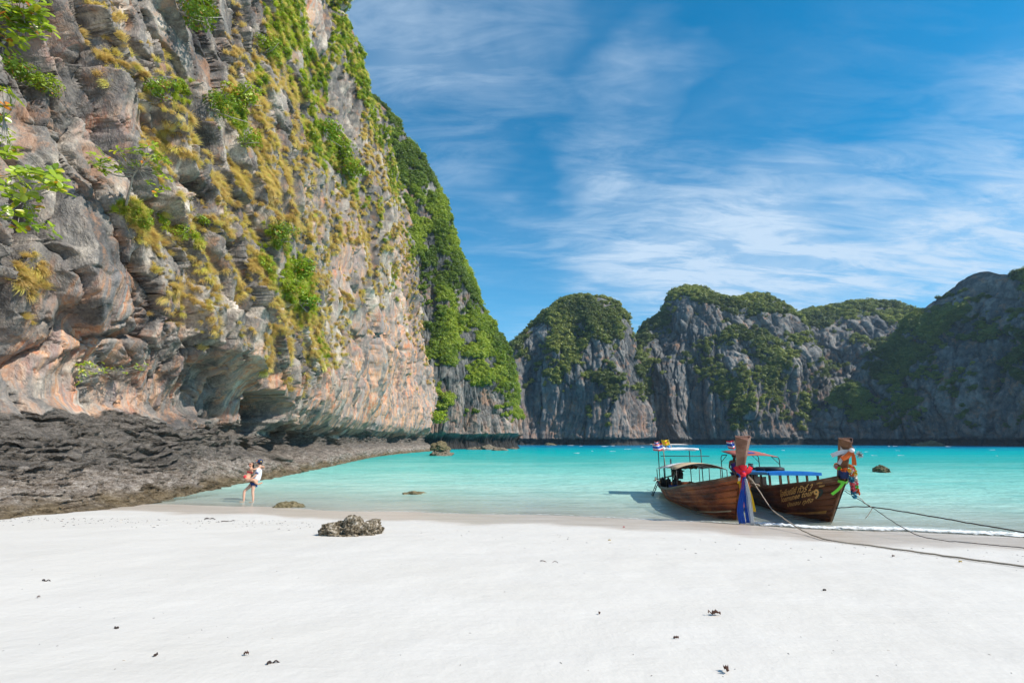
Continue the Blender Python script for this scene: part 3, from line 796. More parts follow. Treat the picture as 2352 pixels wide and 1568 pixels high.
head = loft_hill('headland',
    [(800, 250, 152), (850, 225, 154), (900, 262, 157), (958, 346, 159), (1012, 440, 161), (1032, 510, 162), (1060, 580, 163), (1085, 640, 164), (1108, 705, 165), (1150, 775, 166), (1168, 810, 166), (1180, 875, 165), (1194, 940, 163), (1203, 985, 161), (1208, 1008, 160)],
    [(-40, 136), (-33, 136), (-27, 137), (-23, 138), (-19.5, 139), (-16.5, 141), (-13, 143), (-10, 145), (-7, 147), (-4, 149), (-1.5, 151), (0.7, 153), (2.6, 155), (4.2, 157.5), (4.9, 159.5)],
    420, 260, 101, amp=0.8, scale=0.42, notch=4.6, shape='slope', mat=m_rock_far, rust=0.5, vbias=0.12,
    label='steep green headland at the far end of the cliff, overhanging the water',
    veg_b=[(1000, 520, 90, 300, -15, 0.9), (1080, 780, 110, 120, 20, 0.8), (1160, 880, 40, 110, 0, 0.9), (1010, 960, 20, 40, 0, 0.8)],
    bare_b=[(1110, 930, 75, 60, 0, 0.9), (1075, 770, 25, 25, -30, 1.0), (985, 560, 22, 30, 20, 0.8), (1140, 850, 18, 40, 0, 0.6), (980, 490, 14, 26, 20, 0.7)], backd=30)
hillA = loft_hill('hill',
    [(1150, 860, 300), (1172, 805, 302), (1200, 775, 305), (1232, 742, 308), (1265, 712, 312), (1300, 692, 316), (1350, 684, 318), (1400, 693, 317), (1432, 722, 314), (1450, 765, 310), (1462, 820, 306), (1474, 880, 303), (1486, 940, 300), (1491, 990, 298), (1492, 1012, 297)],
    [(-8, 285), (-2, 283), (5, 281), (14, 279), (24, 276), (34, 274), (46, 270), (58, 268), (67, 270), (73, 275), (77, 280), (79.5, 285), (81.5, 290), (83, 294), (84, 296)],
    340, 190, 201, amp=0.75, scale=0.95, notch=4, label='domed hill with a wooded top and bare grey cliffs, across the bay',
    veg_b=[(1330, 740, 110, 65, 5, 0.6), (1300, 830, 70, 20, 0, 0.25), (1400, 880, 60, 22, 15, 0.6), (1230, 830, 40, 60, 0, 0.35)], bare_b=[(1395, 820, 70, 45, 0, 0.8), (1420, 970, 70, 60, 0, 0.8), (1260, 960, 70, 60, 0, 0.7)], rust=0.45)
hillB = loft_hill('hill',
    [(1440, 850, 362), (1460, 785, 364), (1480, 748, 366), (1515, 726, 368), (1526, 700, 370), (1532, 684, 372), (1552, 668, 374), (1590, 662, 376), (1640, 681, 376), (1690, 690, 374), (1722, 684, 372), (1770, 690, 370), (1800, 709, 368), (1825, 735, 366), (1850, 790, 364), (1880, 850, 360)],
    [(78, 330), (87, 322), (95, 318), (104, 314), (110, 311), (115, 309), (122, 306), (132, 303), (144, 300), (157, 298), (168, 298), (180, 300), (190, 303), (198, 308), (206, 316), (214, 330)],
    380, 200, 301, amp=0.9, scale=1.1, notch=4, label='long rugged hill in the middle of the far shore, grey cliffs striped with trees',
    veg_b=[(1740, 890, 120, 60, 0, 0.55), (1640, 790, 110, 18, -20, 0.5), (1760, 800, 40, 50, 0, 0.4), (1590, 670, 50, 10, 0, 0.4)], bare_b=[(1530, 850, 40, 130, 0, 0.6), (1610, 930, 80, 60, 0, 0.6), (1560, 700, 40, 25, 0, 0.6)], rust=0.2)
hillC = loft_hill('hill',
    [(1770, 800, 420), (1810, 745, 420), (1832, 725, 421), (1850, 716, 422), (1900, 709, 424), (1960, 698, 426), (2040, 699, 426), (2085, 712, 424), (2110, 735, 422), (2150, 760, 418), (2220, 800, 410)],
    [(200, 375), (212, 368), (222, 364), (232, 361), (250, 357), (270, 353), (296, 350), (312, 350), (322, 354), (334, 360), (350, 372)],
    300, 170, 401, amp=0.9, scale=1.1, notch=4, label='flat-topped grey hill behind the shaded one, at right of the far shore',
    veg_b=[(1960, 712, 130, 14, 0, 0.5)], bare_b=[(1960, 800, 120, 70, 0, 0.4)], rust=0.15)
hillD = loft_hill('hill',
    [(1740, 1012, 306), (1795, 1004, 304), (1850, 968, 302), (1905, 915, 300), (1948, 868, 298), (1985, 815, 296), (2040, 792, 292), (2075, 748, 288), (2120, 710, 283), (2168, 672, 277), (2212, 640, 270), (2262, 622, 261), (2300, 628, 252), (2352, 622, 240), (2420, 600, 226), (2520, 610, 206), (2640, 660, 184), (2800, 760, 160)],
    [(154, 304), (160, 297), (166, 290), (172, 283), (177, 276), (181, 268), (185, 259), (188, 250), (191, 241), (194, 232), (197, 222), (199, 212), (201, 202), (203, 192), (206, 178), (210, 160), (215, 140), (222, 116)],
    420, 200, 501, amp=0.9, scale=1.0, notch=4, label='tall shaded hill at the right edge of the bay, dark with trees',
    veg_b=[(2100, 860, 110, 110, 30, 0.5), (2000, 930, 110, 60, 0, 0.3), (2200, 690, 90, 50, -30, 0.3)], bare_b=[(2230, 900, 110, 90, 0, 0.6)], rust=0.3, shape='ramp', folds=0.7, pull=0.48, vbias=-0.22)
# small pale beach at the foot of the middle hill
o = link(bpy.data.objects.new('cove_beach', np_mesh('cove_beach', np.array([[(x, y+dy, 0.05+0.55*(j/3)) for x in np.linspace(86, 106, 14)] for j, (y, dy) in enumerate([(296, 0), (299, 0), (304, 0), (312, 0)])]), grid_quads(4, 14), m_sand)))
tag(o, 'little pale beach at the foot of the far cliffs', kind='structure')
# ------------------------------------------------------------------ foliage
def leaf_material(name, dark, mid, light, trans=0.35, dry=None, kind='INSTANCER', tcol=(0.34, 0.44, 0.02)):
    m, b = mat_new(name)
    t = b.attr('tint', 'Fac', kind)
    lr = b.attr('leafr')
    geo = b('ShaderNodeNewGeometry')
    f = b.math('ADD', b.math('MULTIPLY', t, 0.62), b.math('MULTIPLY', lr, 0.38))
    c = b.ramp(f, [(0.12, dark), (0.5, mid), (0.88, light)])
    if dry:
        c = b.mix(b.ramp(lr, [(0.93, 0), (0.96, 0.9)]), c, dry)
    d = b('ShaderNodeBsdfDiffuse', {'Color': c})
    tl = b('ShaderNodeBsdfTranslucent', {'Color': b.mix(0.5, c, tcol, 'MIX')})
    g = b('ShaderNodeBsdfGlossy', {'Color': (0.9, 0.95, 0.8), 'Roughness': 0.45})
    s1 = b('ShaderNodeMixShader', {0: trans, 1: d.outputs[0], 2: tl.outputs[0]})
    s2 = b('ShaderNodeMixShader', {0: 0.04, 1: s1.outputs[0], 2: g.outputs[0]})
    b('ShaderNodeOutputMaterial', {0: s2.outputs[0]})
    return m
m_leaf_head = leaf_material('leaves_headland', (0.08, 0.14, 0.014), (0.20, 0.30, 0.018), (0.40, 0.48, 0.035), 0.38)
m_leaf_far = leaf_material('leaves_far', (0.06, 0.085, 0.02), (0.16, 0.20, 0.04), (0.34, 0.36, 0.06), 0.36, tcol=(0.26, 0.30, 0.04))
m_leaf_near = leaf_material('leaves_shrub', (0.12, 0.23, 0.014), (0.28, 0.43, 0.016), (0.48, 0.58, 0.03), 0.42, dry=(0.42, 0.16, 0.02))
m_grass_tan = leaf_material('grass_dry', (0.58, 0.39, 0.15), (0.82, 0.62, 0.24), (0.74, 0.74, 0.14), 0.48, tcol=(0.82, 0.64, 0.23))
m_grass_green = leaf_material('grass_green', (0.24, 0.30, 0.03), (0.44, 0.54, 0.035), (0.60, 0.66, 0.07), 0.48, tcol=(0.5, 0.62, 0.04))
m_twig = mat_simple('bark_grey', (0.42, 0.38, 0.33), 0.85, 0.2, 20)

def crown_proto(name, seed, n_lobe, per, leaf, mat, squash=0.8):
    r = np.random.default_rng(seed)
    V = []; LR = []
    for i in range(n_lobe):
        c = r.normal(0, 1, 3); c /= np.linalg.norm(c); c *= r.uniform(0.25, 0.62); c[2] = c[2]*squash+0.1
        rad = r.uniform(0.32, 0.52)
        lt = r.uniform(-0.25, 0.25)
        for j in range(per):
            d = r.normal(0, 1, 3); d /= np.linalg.norm(d)
            if d[2] < -0.3 and r.random() < 0.6: d[2] = -d[2]
            p = c+d*rad*r.uniform(0.72, 1.05)*np.array([1, 1, squash])
            nrm = d*1.0+r.normal(0, 0.36, 3)+np.array([0, 0, 0.3]); nrm /= np.linalg.norm(nrm)
            a = np.cross(nrm, r.normal(0, 1, 3)); a /= np.linalg.norm(a); bb = np.cross(nrm, a)
            s = leaf*r.uniform(0.6, 1.25)
            V += [p-a*s, p+bb*s*0.55, p+a*s, p-bb*s*0.55]
            LR += [np.clip(r.uniform(0, 1)+lt, 0, 1)]*4
    V = np.array(V)
    me = np_mesh(name, V, np.arange(len(V)).reshape(-1, 4), mat, False, attrs={'leafr': np.array(LR)})
    return bpy.data.objects.new(name, me)
def tuft_proto(name, seed, nb, mat, droop=1.0, width=0.05):
    """a clump of grass that grows outward (+Z is off the rock) and hangs down (-Y)"""
    r = np.random.default_rng(seed)
    V = []; Q = []; LR = []
    for i in range(nb):
        a = r.uniform(0, 2*PI); tilt = abs(r.normal(0, 0.55))
        d = np.array([math.sin(tilt)*math.cos(a), math.sin(tilt)*math.sin(a), math.cos(tilt)])
        L = r.uniform(0.6, 1.15); p = np.array([r.normal(0, 0.16), r.normal(0, 0.16), -0.05])
        side = np.cross(d, np.array([0, 1, 0.2])); side /= np.linalg.norm(side)+1e-6
        w = width*r.uniform(0.6, 1.3); k = len(V); q = r.uniform(0, 1)
        for s_ in range(4):
            V += [p-side*w*(1-s_/3.4), p+side*w*(1-s_/3.4)]; LR += [q, q]
            d = d+np.array([0, -0.48*droop*(0.5+s_*0.5), -0.12*droop]); d /= np.linalg.norm(d)
            p = p+d*L/3
        for s_ in range(3):
            Q.append((k+2*s_, k+2*s_+1, k+2*s_+3, k+2*s_+2))
    me = np_mesh(name, np.array(V), np.array(Q), mat, False, attrs={'leafr': np.array(LR)})
    return bpy.data.objects.new(name, me)

def scatter(name, pts, rots, scl, tint, pick, protos, label, cat):
    me = bpy.data.meshes.new(name)
    me.vertices.add(len(pts)); me.vertices.foreach_set('co', np.ascontiguousarray(pts, np.float32).ravel())
    a = me.attributes.new('rot', 'FLOAT_VECTOR', 'POINT'); a.data.foreach_set('vector', np.ascontiguousarray(rots, np.float32).ravel())
    a = me.attributes.new('scl', 'FLOAT', 'POINT'); a.data.foreach_set('value', np.ascontiguousarray(scl, np.float32))
    a = me.attributes.new('tint', 'FLOAT', 'POINT'); a.data.foreach_set('value', np.ascontiguousarray(tint, np.float32))
    a = me.attributes.new('pick', 'INT', 'POINT'); a.data.foreach_set('value', np.ascontiguousarray(pick, np.int32))
    o = link(bpy.data.objects.new(name, me))
    g = bpy.data.node_groups.new(name, 'GeometryNodeTree')
    g.interface.new_socket('Geometry', in_out='INPUT', socket_type='NodeSocketGeometry')
    g.interface.new_socket('Geometry', in_out='OUTPUT', socket_type='NodeSocketGeometry')
    N = g.nodes; L = g.links
    gi = N.new('NodeGroupInput'); go = N.new('NodeGroupOutput')
    jn = N.new('GeometryNodeJoinGeometry')
    for p in protos:
        oi = N.new('GeometryNodeObjectInfo'); oi.inputs['Object'].default_value = p; oi.inputs['As Instance'].default_value = True
        L.new(oi.outputs['Geometry'], jn.inputs[0])
    ip = N.new('GeometryNodeInstanceOnPoints')
    def na(nm, typ):
        q = N.new('GeometryNodeInputNamedAttribute'); q.data_type = typ; q.inputs['Name'].default_value = nm
        return q.outputs[0]
    L.new(gi.outputs[0], ip.inputs['Points']); L.new(jn.outputs[0], ip.inputs['Instance'])
    ip.inputs['Pick Instance'].default_value = True
    L.new(na('pick', 'INT'), ip.inputs['Instance Index'])
    er = N.new('FunctionNodeEulerToRotation'); L.new(na('rot', 'FLOAT_VECTOR'), er.inputs[0]); L.new(er.outputs[0], ip.inputs['Rotation'])
    L.new(na('scl', 'FLOAT'), ip.inputs['Scale'])
    L.new(ip.outputs[0], go.inputs[0])
    md = o.modifiers.new('scatter', 'NODES'); md.node_group = g
    tag(o, label, cat, kind='stuff')
    return o

def pick_on(h, n, wpow, rng, minveg=0.35):
    """n random places on a hill where plants grow"""
    Q = h['Q']; vg = h['veg'][Q].mean(1)
    w = h['area']*np.clip(vg-minveg, 0, 1)**wpow
    ok = (h['px'][Q[:, 0]] > -100) & (h['px'][Q[:, 0]] < 2460) & ((h['N'][Q[:, 0]]*(np.array([0, 0, CAM_H])-h['V'][Q[:, 0]])).sum(1) > -25)
    w = w*ok; w = w/w.sum()
    f = rng.choice(len(Q), n, p=w)
    u = rng.random((n, 1)); v_ = rng.random((n, 1))
    P = h['V'][Q[f, 0]]*(1-u)*(1-v_)+h['V'][Q[f, 1]]*u*(1-v_)+h['V'][Q[f, 2]]*u*v_+h['V'][Q[f, 3]]*(1-u)*v_
    return P, h['N'][Q[f, 0]], vg[f]

rg = np.random.default_rng(11)
pro_h = [crown_proto('tree_crown', 40+i, 9, 62, 0.105, m_leaf_head) for i in range(4)]
P, Nn, vg = pick_on(head, 7500, 0.6, rg, 0.25)
sc_l = rg.uniform(0.45, 1.0, len(P))**1.3*1.5*(0.6+0.6*vg)
tn = np.clip(0.55+1.5*fbm(P[:, 0]*0.07, P[:, 1]*0.07, P[:, 2]*0.07, 3, 77)+rg.normal(0, 0.2, len(P))-0.004*(P[:, 2]-30), 0, 1)
scatter('headland_forest', P+Nn*(sc_l*0.35)[:, None], np.c_[rg.normal(0, 0.2, len(P)), rg.normal(0, 0.2, len(P)), rg.uniform(0, 6.3, len(P))], sc_l, tn, rg.integers(0, 4, len(P)), pro_h, 'bright green trees and bushes packed over the headland', 'forest')
pro_f = [crown_proto('tree_crown', 60+i, 8, 46, 0.13, m_leaf_far, 0.7) for i in range(4)]
allP = []; allS = []; allT = []; 
for h, n, smin, smax in ((hillA, 3800, 0.9, 2.2), (hillB, 4500, 0.9, 2.3), (hillC, 2500, 1.0, 2.5), (hillD, 6500, 0.8, 2.1)):
    P, Nn, vg = pick_on(h, n, 0.7, rg, 0.3)
    s_ = (smin+(smax*1.25-smin)*rg.random(len(P))**1.8)*(0.6+0.55*vg)
    allP.append(P+(Nn*0.25+np.array([0, 0, 0.25]))*s_[:, None]); allS.append(s_)
    allT.append(np.clip(0.45+0.9*fbm(P[:, 0]*0.03, P[:, 1]*0.03, P[:, 2]*0.03, 3, 79)+rg.normal(0, 0.16, len(P)), 0, 1))
P = np.vstack(allP); s_ = np.concatenate(allS); n = len(P)
scatter('hill_forest', P, np.c_[rg.normal(0, 0.2, n), rg.normal(0, 0.2, n), rg.uniform(0, 6.3, n)], s_, np.concatenate(allT), rg.integers(0, 4, n), pro_f, 'dark green woods over the hills across the bay', 'forest')

# ---- plants on the near cliff
cq = np.arange(len(CV))
front = ((CN*(np.array([0, 0, CAM_H])-CV)).sum(1) > 0) & (ipx > -120) & (ipx < 1060) & (ipy > -120) & (ipy < 1010) & (CV[:, 2] > 5.0)
cell = (idep/F_PX)**2                                    # the mesh is about evenly dense in the picture
def cliff_pick(mask, n, lo, rng):
    w = np.clip(mask-lo, 0, 1)**1.5*front
    w = w/w.sum()
    return rng.choice(len(CV), n, p=w, replace=False)
def hang_rot(i, rng):
    out = []
    for k in i:
        nz = Vector(CN[k]); nz = (nz+Vector((0, 0, 0.55))).normalized()
        dn = Vector((0, 0, -1)); y = -(dn-nz*dn.dot(nz))
        if y.length < 1e-4: y = Vector((0, 1, 0))
        y.normalize(); x = y.cross(nz)
        M = Matrix((x, y, nz)).transposed() @ Matrix.Rotation(rng.normal(0, 0.35), 3, 'Z')
        out.append(tuple(M.to_euler()))
    return np.array(out)
t_pro = [tuft_proto('grass_tuft', 5+i, 95, m_grass_tan, 1.0, 0.030) for i in range(3)]
i = cliff_pick(tmask+0.12*shelf*sstep(5, 8, CV[:, 2]), 15000, 0.13, rg)
dd = idep[i]
sz = rg.uniform(0.18, 0.50, len(i))*np.clip(0.75+dd/80, 0.8, 2.0)
gt = gmask[i]
scatter('cliff_dry_grass', CV[i]-CN[i]*0.06, hang_rot(i, rg), sz, np.clip(rg.normal(0.5, 0.27, len(i))+0.35*gt, 0, 1), rg.integers(0, 3, len(i)), t_pro, 'tan tufts of dry grass hanging from the cliff ledges', 'grass')
g_pro = [tuft_proto('grass_tuft', 15+i, 95, m_grass_green, 0.75, 0.034) for i in range(3)]
i = cliff_pick(gmask+0.25*tmask, 8500, 0.2, rg)
sz = rg.uniform(0.18, 0.42, len(i))*np.clip(0.75+idep[i]/80, 0.8, 2.0)
scatter('cliff_green_grass', CV[i]-CN[i]*0.06, hang_rot(i, rg), sz, np.clip(rg.normal(0.5, 0.25, len(i)), 0, 1), rg.integers(0, 3, len(i)), g_pro, 'fresh green grass growing in bands down the cliff', 'grass')
s_pro = [crown_proto('shrub_crown', 80+i, 8, 60, 0.11, m_leaf_near) for i in range(4)]
i = cliff_pick(gmask, 4200, 0.40, rg)
sz = rg.uniform(0.16, 0.40, len(i))*np.clip(0.7+idep[i]/65, 0.8, 2.2)
scatter('cliff_shrubs', CV[i]+CN[i]*(sz*0.3)[:, None], np.c_[rg.normal(0, 0.4, len(i)), rg.normal(0, 0.4, len(i)), rg.uniform(0, 6.3, len(i))], sz, np.clip(rg.normal(0.5, 0.22, len(i))-0.003*np.clip(idep[i]-40, 0, 100), 0, 1), rg.integers(0, 4, len(i)), s_pro, 'low leafy shrubs massed in the green bands of the cliff', 'shrubs')
# ------------------------------------------------------------------ long-tail boats
def wood_material(name, c1, c2, c3, wet=0.35):
    m, b = mat_new(name)
    tcn = b('ShaderNodeTexCoord')
    v_ = tcn.outputs['Object']
    gr = b.noise(b.mapping(v_, (0.7, 9, 9)), 2.2, 6, 0.65, 0.6)
    big = b.noise(b.mapping(v_, (0.6, 1.2, 1.6)), 1.6, 5, 0.6, 0.4)
    oi = b('ShaderNodeObjectInfo')
    f = b.math('ADD', b.math('MULTIPLY', big, 0.75), b.math('MULTIPLY', gr, 0.25))
    c = b.ramp(f, [(0.38, c1), (0.49, c2), (0.60, c3)])
    c = b.mix(b.math('MULTIPLY', oi.outputs['Random'], 0.22), c, c1)
    sal = b.noise(b.mapping(v_, (1.2, 3, 3)), 3.0, 6, 0.7)
    c = b.mix(b.ramp(sal, [(0.60, 0), (0.75, 0.28)]), c, (0.34, 0.27, 0.22))
    ro = b.ramp(sal, [(0.3, wet), (0.7, wet+0.3)])
    bp = b('ShaderNodeBump', {'Strength': 0.6, 'Distance': 0.02, 'Height': gr})
    pr = b('ShaderNodeBsdfPrincipled', {'Base Color': c, 'Roughness': ro, 'Normal': bp.outputs[0], 'Specular IOR Level': 0.45})
    b('ShaderNodeOutputMaterial', {0: pr.outputs[0]})
    return m
m_wood_red = wood_material('wood_red', (0.075, 0.018, 0.009), (0.23, 0.052, 0.016), (0.44, 0.125, 0.032))
m_wood_dark = wood_material('wood_dark', (0.025, 0.010, 0.006), (0.075, 0.026, 0.012), (0.17, 0.062, 0.024))
m_wood_post = wood_material('wood_post', (0.13, 0.055, 0.035), (0.21, 0.10, 0.065), (0.30, 0.17, 0.12))
m_wood_post2 = wood_material('wood_post_brown', (0.08, 0.035, 0.018), (0.17, 0.075, 0.036), (0.27, 0.14, 0.075))
m_wood_rail = wood_material('wood_rail', (0.05, 0.03, 0.02), (0.11, 0.07, 0.045), (0.22, 0.15, 0.10))
m_wood_pale = wood_material('wood_pale', (0.35, 0.25, 0.15), (0.50, 0.40, 0.27), (0.62, 0.52, 0.38), 0.5)
m_paint_ochre = mat_simple('paint_ochre', (0.42, 0.22, 0.06), 0.5, 0.25, 8)
m_gold = mat_simple('paint_gold', (0.85, 0.56, 0.20), 0.5, 0.12, 30, col2=(0.58, 0.36, 0.11))
m_letter_edge = mat_simple('paint_letter_shade', (0.03, 0.05, 0.045), 0.5)
m_black = mat_simple('metal_black', (0.022, 0.022, 0.024), 0.45, 0.2, 12)
m_steel = mat_simple('metal_steel', (0.42, 0.42, 0.42), 0.32, 0.25, 18, metal=0.8)
m_rustm = mat_simple('metal_rusty', (0.20, 0.085, 0.04), 0.7, 0.3, 12)
m_white = mat_simple('cloth_white', (0.74, 0.74, 0.76), 0.85, 0.07, 14, bump=0.2)
m_cream = mat_simple('canvas_tan', (0.62, 0.47, 0.30), 0.85, 0.1, 8, bump=0.2)
m_redtarp = mat_simple('tarp_red', (0.42, 0.12, 0.09), 0.75, 0.12, 6)
m_red = mat_simple('cloth_red', (0.68, 0.012, 0.03), 0.75, 0.1, 14)
m_blue = mat_simple('cloth_blue', (0.012, 0.085, 0.46), 0.75, 0.12, 14)
m_navy = mat_simple('cloth_navy', (0.012, 0.035, 0.14), 0.8, 0.15, 14)
m_yellow = mat_simple('cloth_yellow', (0.82, 0.52, 0.012), 0.75, 0.08, 14)
m_orange = mat_simple('cloth_orange', (0.82, 0.17, 0.03), 0.75, 0.08, 14)
m_green = mat_simple('ribbon_green', (0.16, 0.70, 0.05), 0.6, 0.06, 14)
m_pink = mat_simple('petals_pink', (0.85, 0.16, 0.19), 0.8, 0.1, 40)
m_petwhite = mat_simple('petals_white', (0.78, 0.68, 0.60), 0.8, 0.1, 40)
m_petteal = mat_simple('petals_teal', (0.04, 0.30, 0.45), 0.8, 0.1, 40)
m_roofblue = mat_simple('paint_blue', (0.012, 0.22, 0.68), 0.45, 0.12, 5)
m_skyblue = mat_simple('cloth_skyblue', (0.03, 0.33, 0.72), 0.8, 0.08, 10)
m_rubber = mat_simple('rubber_black', (0.018, 0.018, 0.02), 0.6, 0.2, 10)
m_rope = mat_simple('rope_beige', (0.50, 0.42, 0.33), 0.9, 0.25, 60)
m_rope_dark = mat_simple('rope_dark', (0.06, 0.045, 0.04), 0.9, 0.3, 60)
m_tinsel = mat_simple('tinsel', (0.62, 0.64, 0.62), 0.25, 0.2, 60, metal=0.8)

class Hull:
    def __init__(s, bow, stern, post_h, post_w, rake=0.55, bow_z=1.42, beam=1.12, sink=0.0):
        s.bow = Vector((bow[0], bow[1], 0)); s.st = Vector((stern[0], stern[1], 0))
        s.L = (s.bow-s.st).length
        f = (s.bow-s.st).normalized()
        s.rz = math.atan2(f.y, f.x)
        s.M = Matrix.Translation(Vector((s.st.x, s.st.y, sink))) @ Matrix.Rotation(s.rz, 4, 'Z')
        s.rake, s.bz, s.beam, s.ph, s.pw = rake, bow_z, beam, post_h, post_w
    def zg(s, u): return float(np.interp(u, [0, .12, .3, .5, .68, .82, .92, 1], [.50, .46, .46, .55, .74, .98, 1.18, s.bz]))
    def zk(s, u): return float(np.interp(u, [0, .3, .7, .9, 1], [-.12, -.35, -.35, -.2, -.06]))
    def hb(s, u): return s.beam*float(np.interp(u, [0, .12, .3, .5, .68, .8, .88, .94, 1], [.62, .78, .95, 1.0, .98, .84, .62, .38, .085]))
    def P(s, u, w, side=-1, off=0.0):
        """local point: u stern..bow, w keel..gunwale"""
        p = float(np.interp(u, [0, .5, .8, 1], [.42, .42, .62, .9]))
        b_ = s.hb(u); zk, zg = s.zk(u), s.zg(u)
        bot = float(np.interp(u, [0, .7, 1], [0.25, 0.2, 0.6]))
        y = b_*(bot+(1-bot)*w**p) if w > 0 else b_*bot*0.6
        z = zk+(zg-zk)*w**1.25
        x = s.L*u+s.rake*max(0.0, (z+0.06)/(s.bz+0.06))*float(sstep(.62, 1.0, np.array(u)))
        return Vector((x, side*(y+off), z))
    def W(s, u, w, side=-1, off=0.0): return s.M @ s.P(u, w, side, off)
    def find(s, px, py, side=-1):
        us = np.linspace(0.3, 1, 90); ws = np.linspace(0.02, 1, 60)
        if not hasattr(s, '_pix'):
            s._pix = project(np.array([tuple(s.W(u, w, side)) for u in us for w in ws]))
        x, y, d = s._pix
        k = int(np.argmin((x-px)**2+(y-py)**2))
        return np.array([us[k//60], ws[k % 60]])
    def stem_x(s, z): return s.L+s.rake*(z+0.06)/(s.bz+0.06)+(0 if z < s.bz else (z-s.bz)*(0.52-s.rake/(s.bz+0.06)))

def smooth_w(a, b, n): return [a+(b-a)*i/(n-1) for i in range(n)]
def build_hull(H, name, label, wood, postmat, stripe=None, group='long-tail boats on the beach'):
    root = empty(name, H.M.translation, H.rz)
    tag(root, label, 'boat', group)
    us = smooth_w(0, 1, 34)
    # inner shell
    mb = MB()
    for side in (-1, 1):
        mb.sheet([[H.P(u, w, side, -0.035) for u in us] for w in smooth_w(0, 0.99, 8)])
    hull = mb.build('hull', wood, root, True)
    edges = [0, .12, .24, .37, .50, .63, .76, .88, 1.0]
    for side in (-1, 1):
        for k in range(len(edges)-1):
            a, c = edges[k], edges[k+1]
            q = MB()
            o1 = [[H.P(u, w, side, 0.001*(k % 2)+(0.002 if i == 0 else 0.0)) for u in us] for i, w in enumerate((a+0.002, (a+c)/2, c-0.002))]
            o2 = [[H.P(u, w, side, -0.03) for u in us] for w in (c-0.002, (a+c)/2, a+0.002)]
            q.sheet(o1+o2+[o1[0]])
            m_ = wood
            if stripe and k == stripe[0]: m_ = wood
            q.build('plank', m_, hull, True)
    # transom, floor, foredeck
    q = MB()
    q.sheet([[H.P(0, w, -1, -.01) for w in smooth_w(0, 1, 6)], [H.P(0, w, 1, -.01) for w in smooth_w(0, 1, 6)]], (0.05, 0, 0))
    q.build('transom', wood, root)
    for k in range(9):
        u0 = 0.05+k*0.085
        q = MB()
        zf = 0.10
        for y0 in (0,):
            q.sheet([[Vector((H.L*u0, -H.hb(u0)*.8, zf)), Vector((H.L*u0, H.hb(u0)*.8, zf))], [Vector((H.L*(u0+.078), -H.hb(u0+.078)*.8, zf)), Vector((H.L*(u0+.078), H.hb(u0+.078)*.8, zf))]], (0, 0, -0.03))
        q.build('floor_board', m_wood_rail, hull)
    q = MB()
    uu = smooth_w(.80, .985, 8)
    q.sheet([[H.P(u, 1, -1, -.03)-Vector((0, 0, .07)) for u in uu], [H.P(u, 1, 1, -.03)-Vector((0, 0, .07)) for u in uu]], (0, 0, -0.03))
    q.build('foredeck', m_wood_rail, root)
    for k in range(4):
        u0 = .22+k*.155
        q = MB(); c0 = H.P(u0, .72, -1, -.04); c1 = H.P(u0, .72, 1, -.04)
        q.box(((c0+c1)/2), (.2, (c1-c0).length, .035)); q.build('thwart', m_wood_rail, root)
    # rails
    for side in (-1, 1):
        q = MB()
        rows = []
        for u in smooth_w(0, .995, 30):
            p = H.P(u, 1, side)
            rows.append([p+Vector((0, side*.035, -.055)), p+Vector((0, side*.045, .02)), p+Vector((0, -side*.05, .03)), p+Vector((0, -side*.05, -.055)), p+Vector((0, side*.035, -.055))])
        q.sheet(rows); q.build('gunwale', m_wood_rail, root, False)
    # stem post: a wedge that widens to a broad flat head
    zs = [-.14, .3, .8, 1.2, H.bz, H.bz+.3, H.ph-.35, H.ph]
    q = MB(); rings = []
    for i, z in enumerate(zs):
        x = H.stem_x(z)
        w = float(np.interp(z, [-.14, .8, H.bz, H.bz+.25, H.ph], [.055, .075, .105, .125, H.pw]))
        dpt = float(np.interp(z, [-.14, H.bz, H.ph], [.16, .26, .30]))
        f = .018
        rings.append([Vector((x+.05, -f, z)), Vector((x+.05, f, z)), Vector((x-dpt*.75, w, z)), Vector((x-dpt, w*.92, z)), Vector((x-dpt, -w*.92, z)), Vector((x-dpt*.75, -w, z))])
    top = rings[-1]
    for j, dz in enumerate((-.10, -.10, .0, .03, .03, .0)): top[j].z += dz
    vs = [p for r in rings for p in r]; n = 6; fs = []
    for i in range(len(rings)-1):
        for j in range(n): fs.append((i*n+j, i*n+(j+1) % n, (i+1)*n+(j+1) % n, (i+1)*n+j))
    fs.append(tuple(range(n-1, -1, -1)))
    # recessed head
    c = [v.copy() for v in top]; cc = sum(c, Vector())/6
    inner = [cc+(p-cc)*.86 for p in c]; low = [p-Vector((0, 0, .05)) for p in inner]
    k0 = len(vs); vs += inner+low; t0 = (len(rings)-1)*n
    for j in range(n):
        fs.append((t0+j, t0+(j+1) % n, k0+(j+1) % n, k0+j)); fs.append((k0+j, k0+(j+1) % n, k0+n+(j+1) % n, k0+n+j))
    fs.append(tuple(k0+n+j for j in range(n)))
    q.add(vs, fs); q.build('stem_post', postmat, root)
    return root, hull

HL = Hull((6.98, 15.85), (7.72, 23.9), 2.52, .225, rake=.88, bow_z=1.40, beam=1.2)
HR = Hull((9.66, 15.5), (10.75, 23.7), 2.46, .185, rake=1.25, bow_z=1.42, beam=1.05)
boatL, hullL = build_hull(HL, 'longtail_boat', 'reddish wooden long-tail boat with a tall wedge-shaped prow tied with red and blue cloth', m_wood_red, m_wood_post)
boatR, hullR = build_hull(HR, 'longtail_boat', 'dark wooden long-tail boat numbered 9 with gold lettering and a blue roof', m_wood_dark, m_wood_post2)

def Lp(H, x, y, z): return H.M @ Vector((x, y, z))
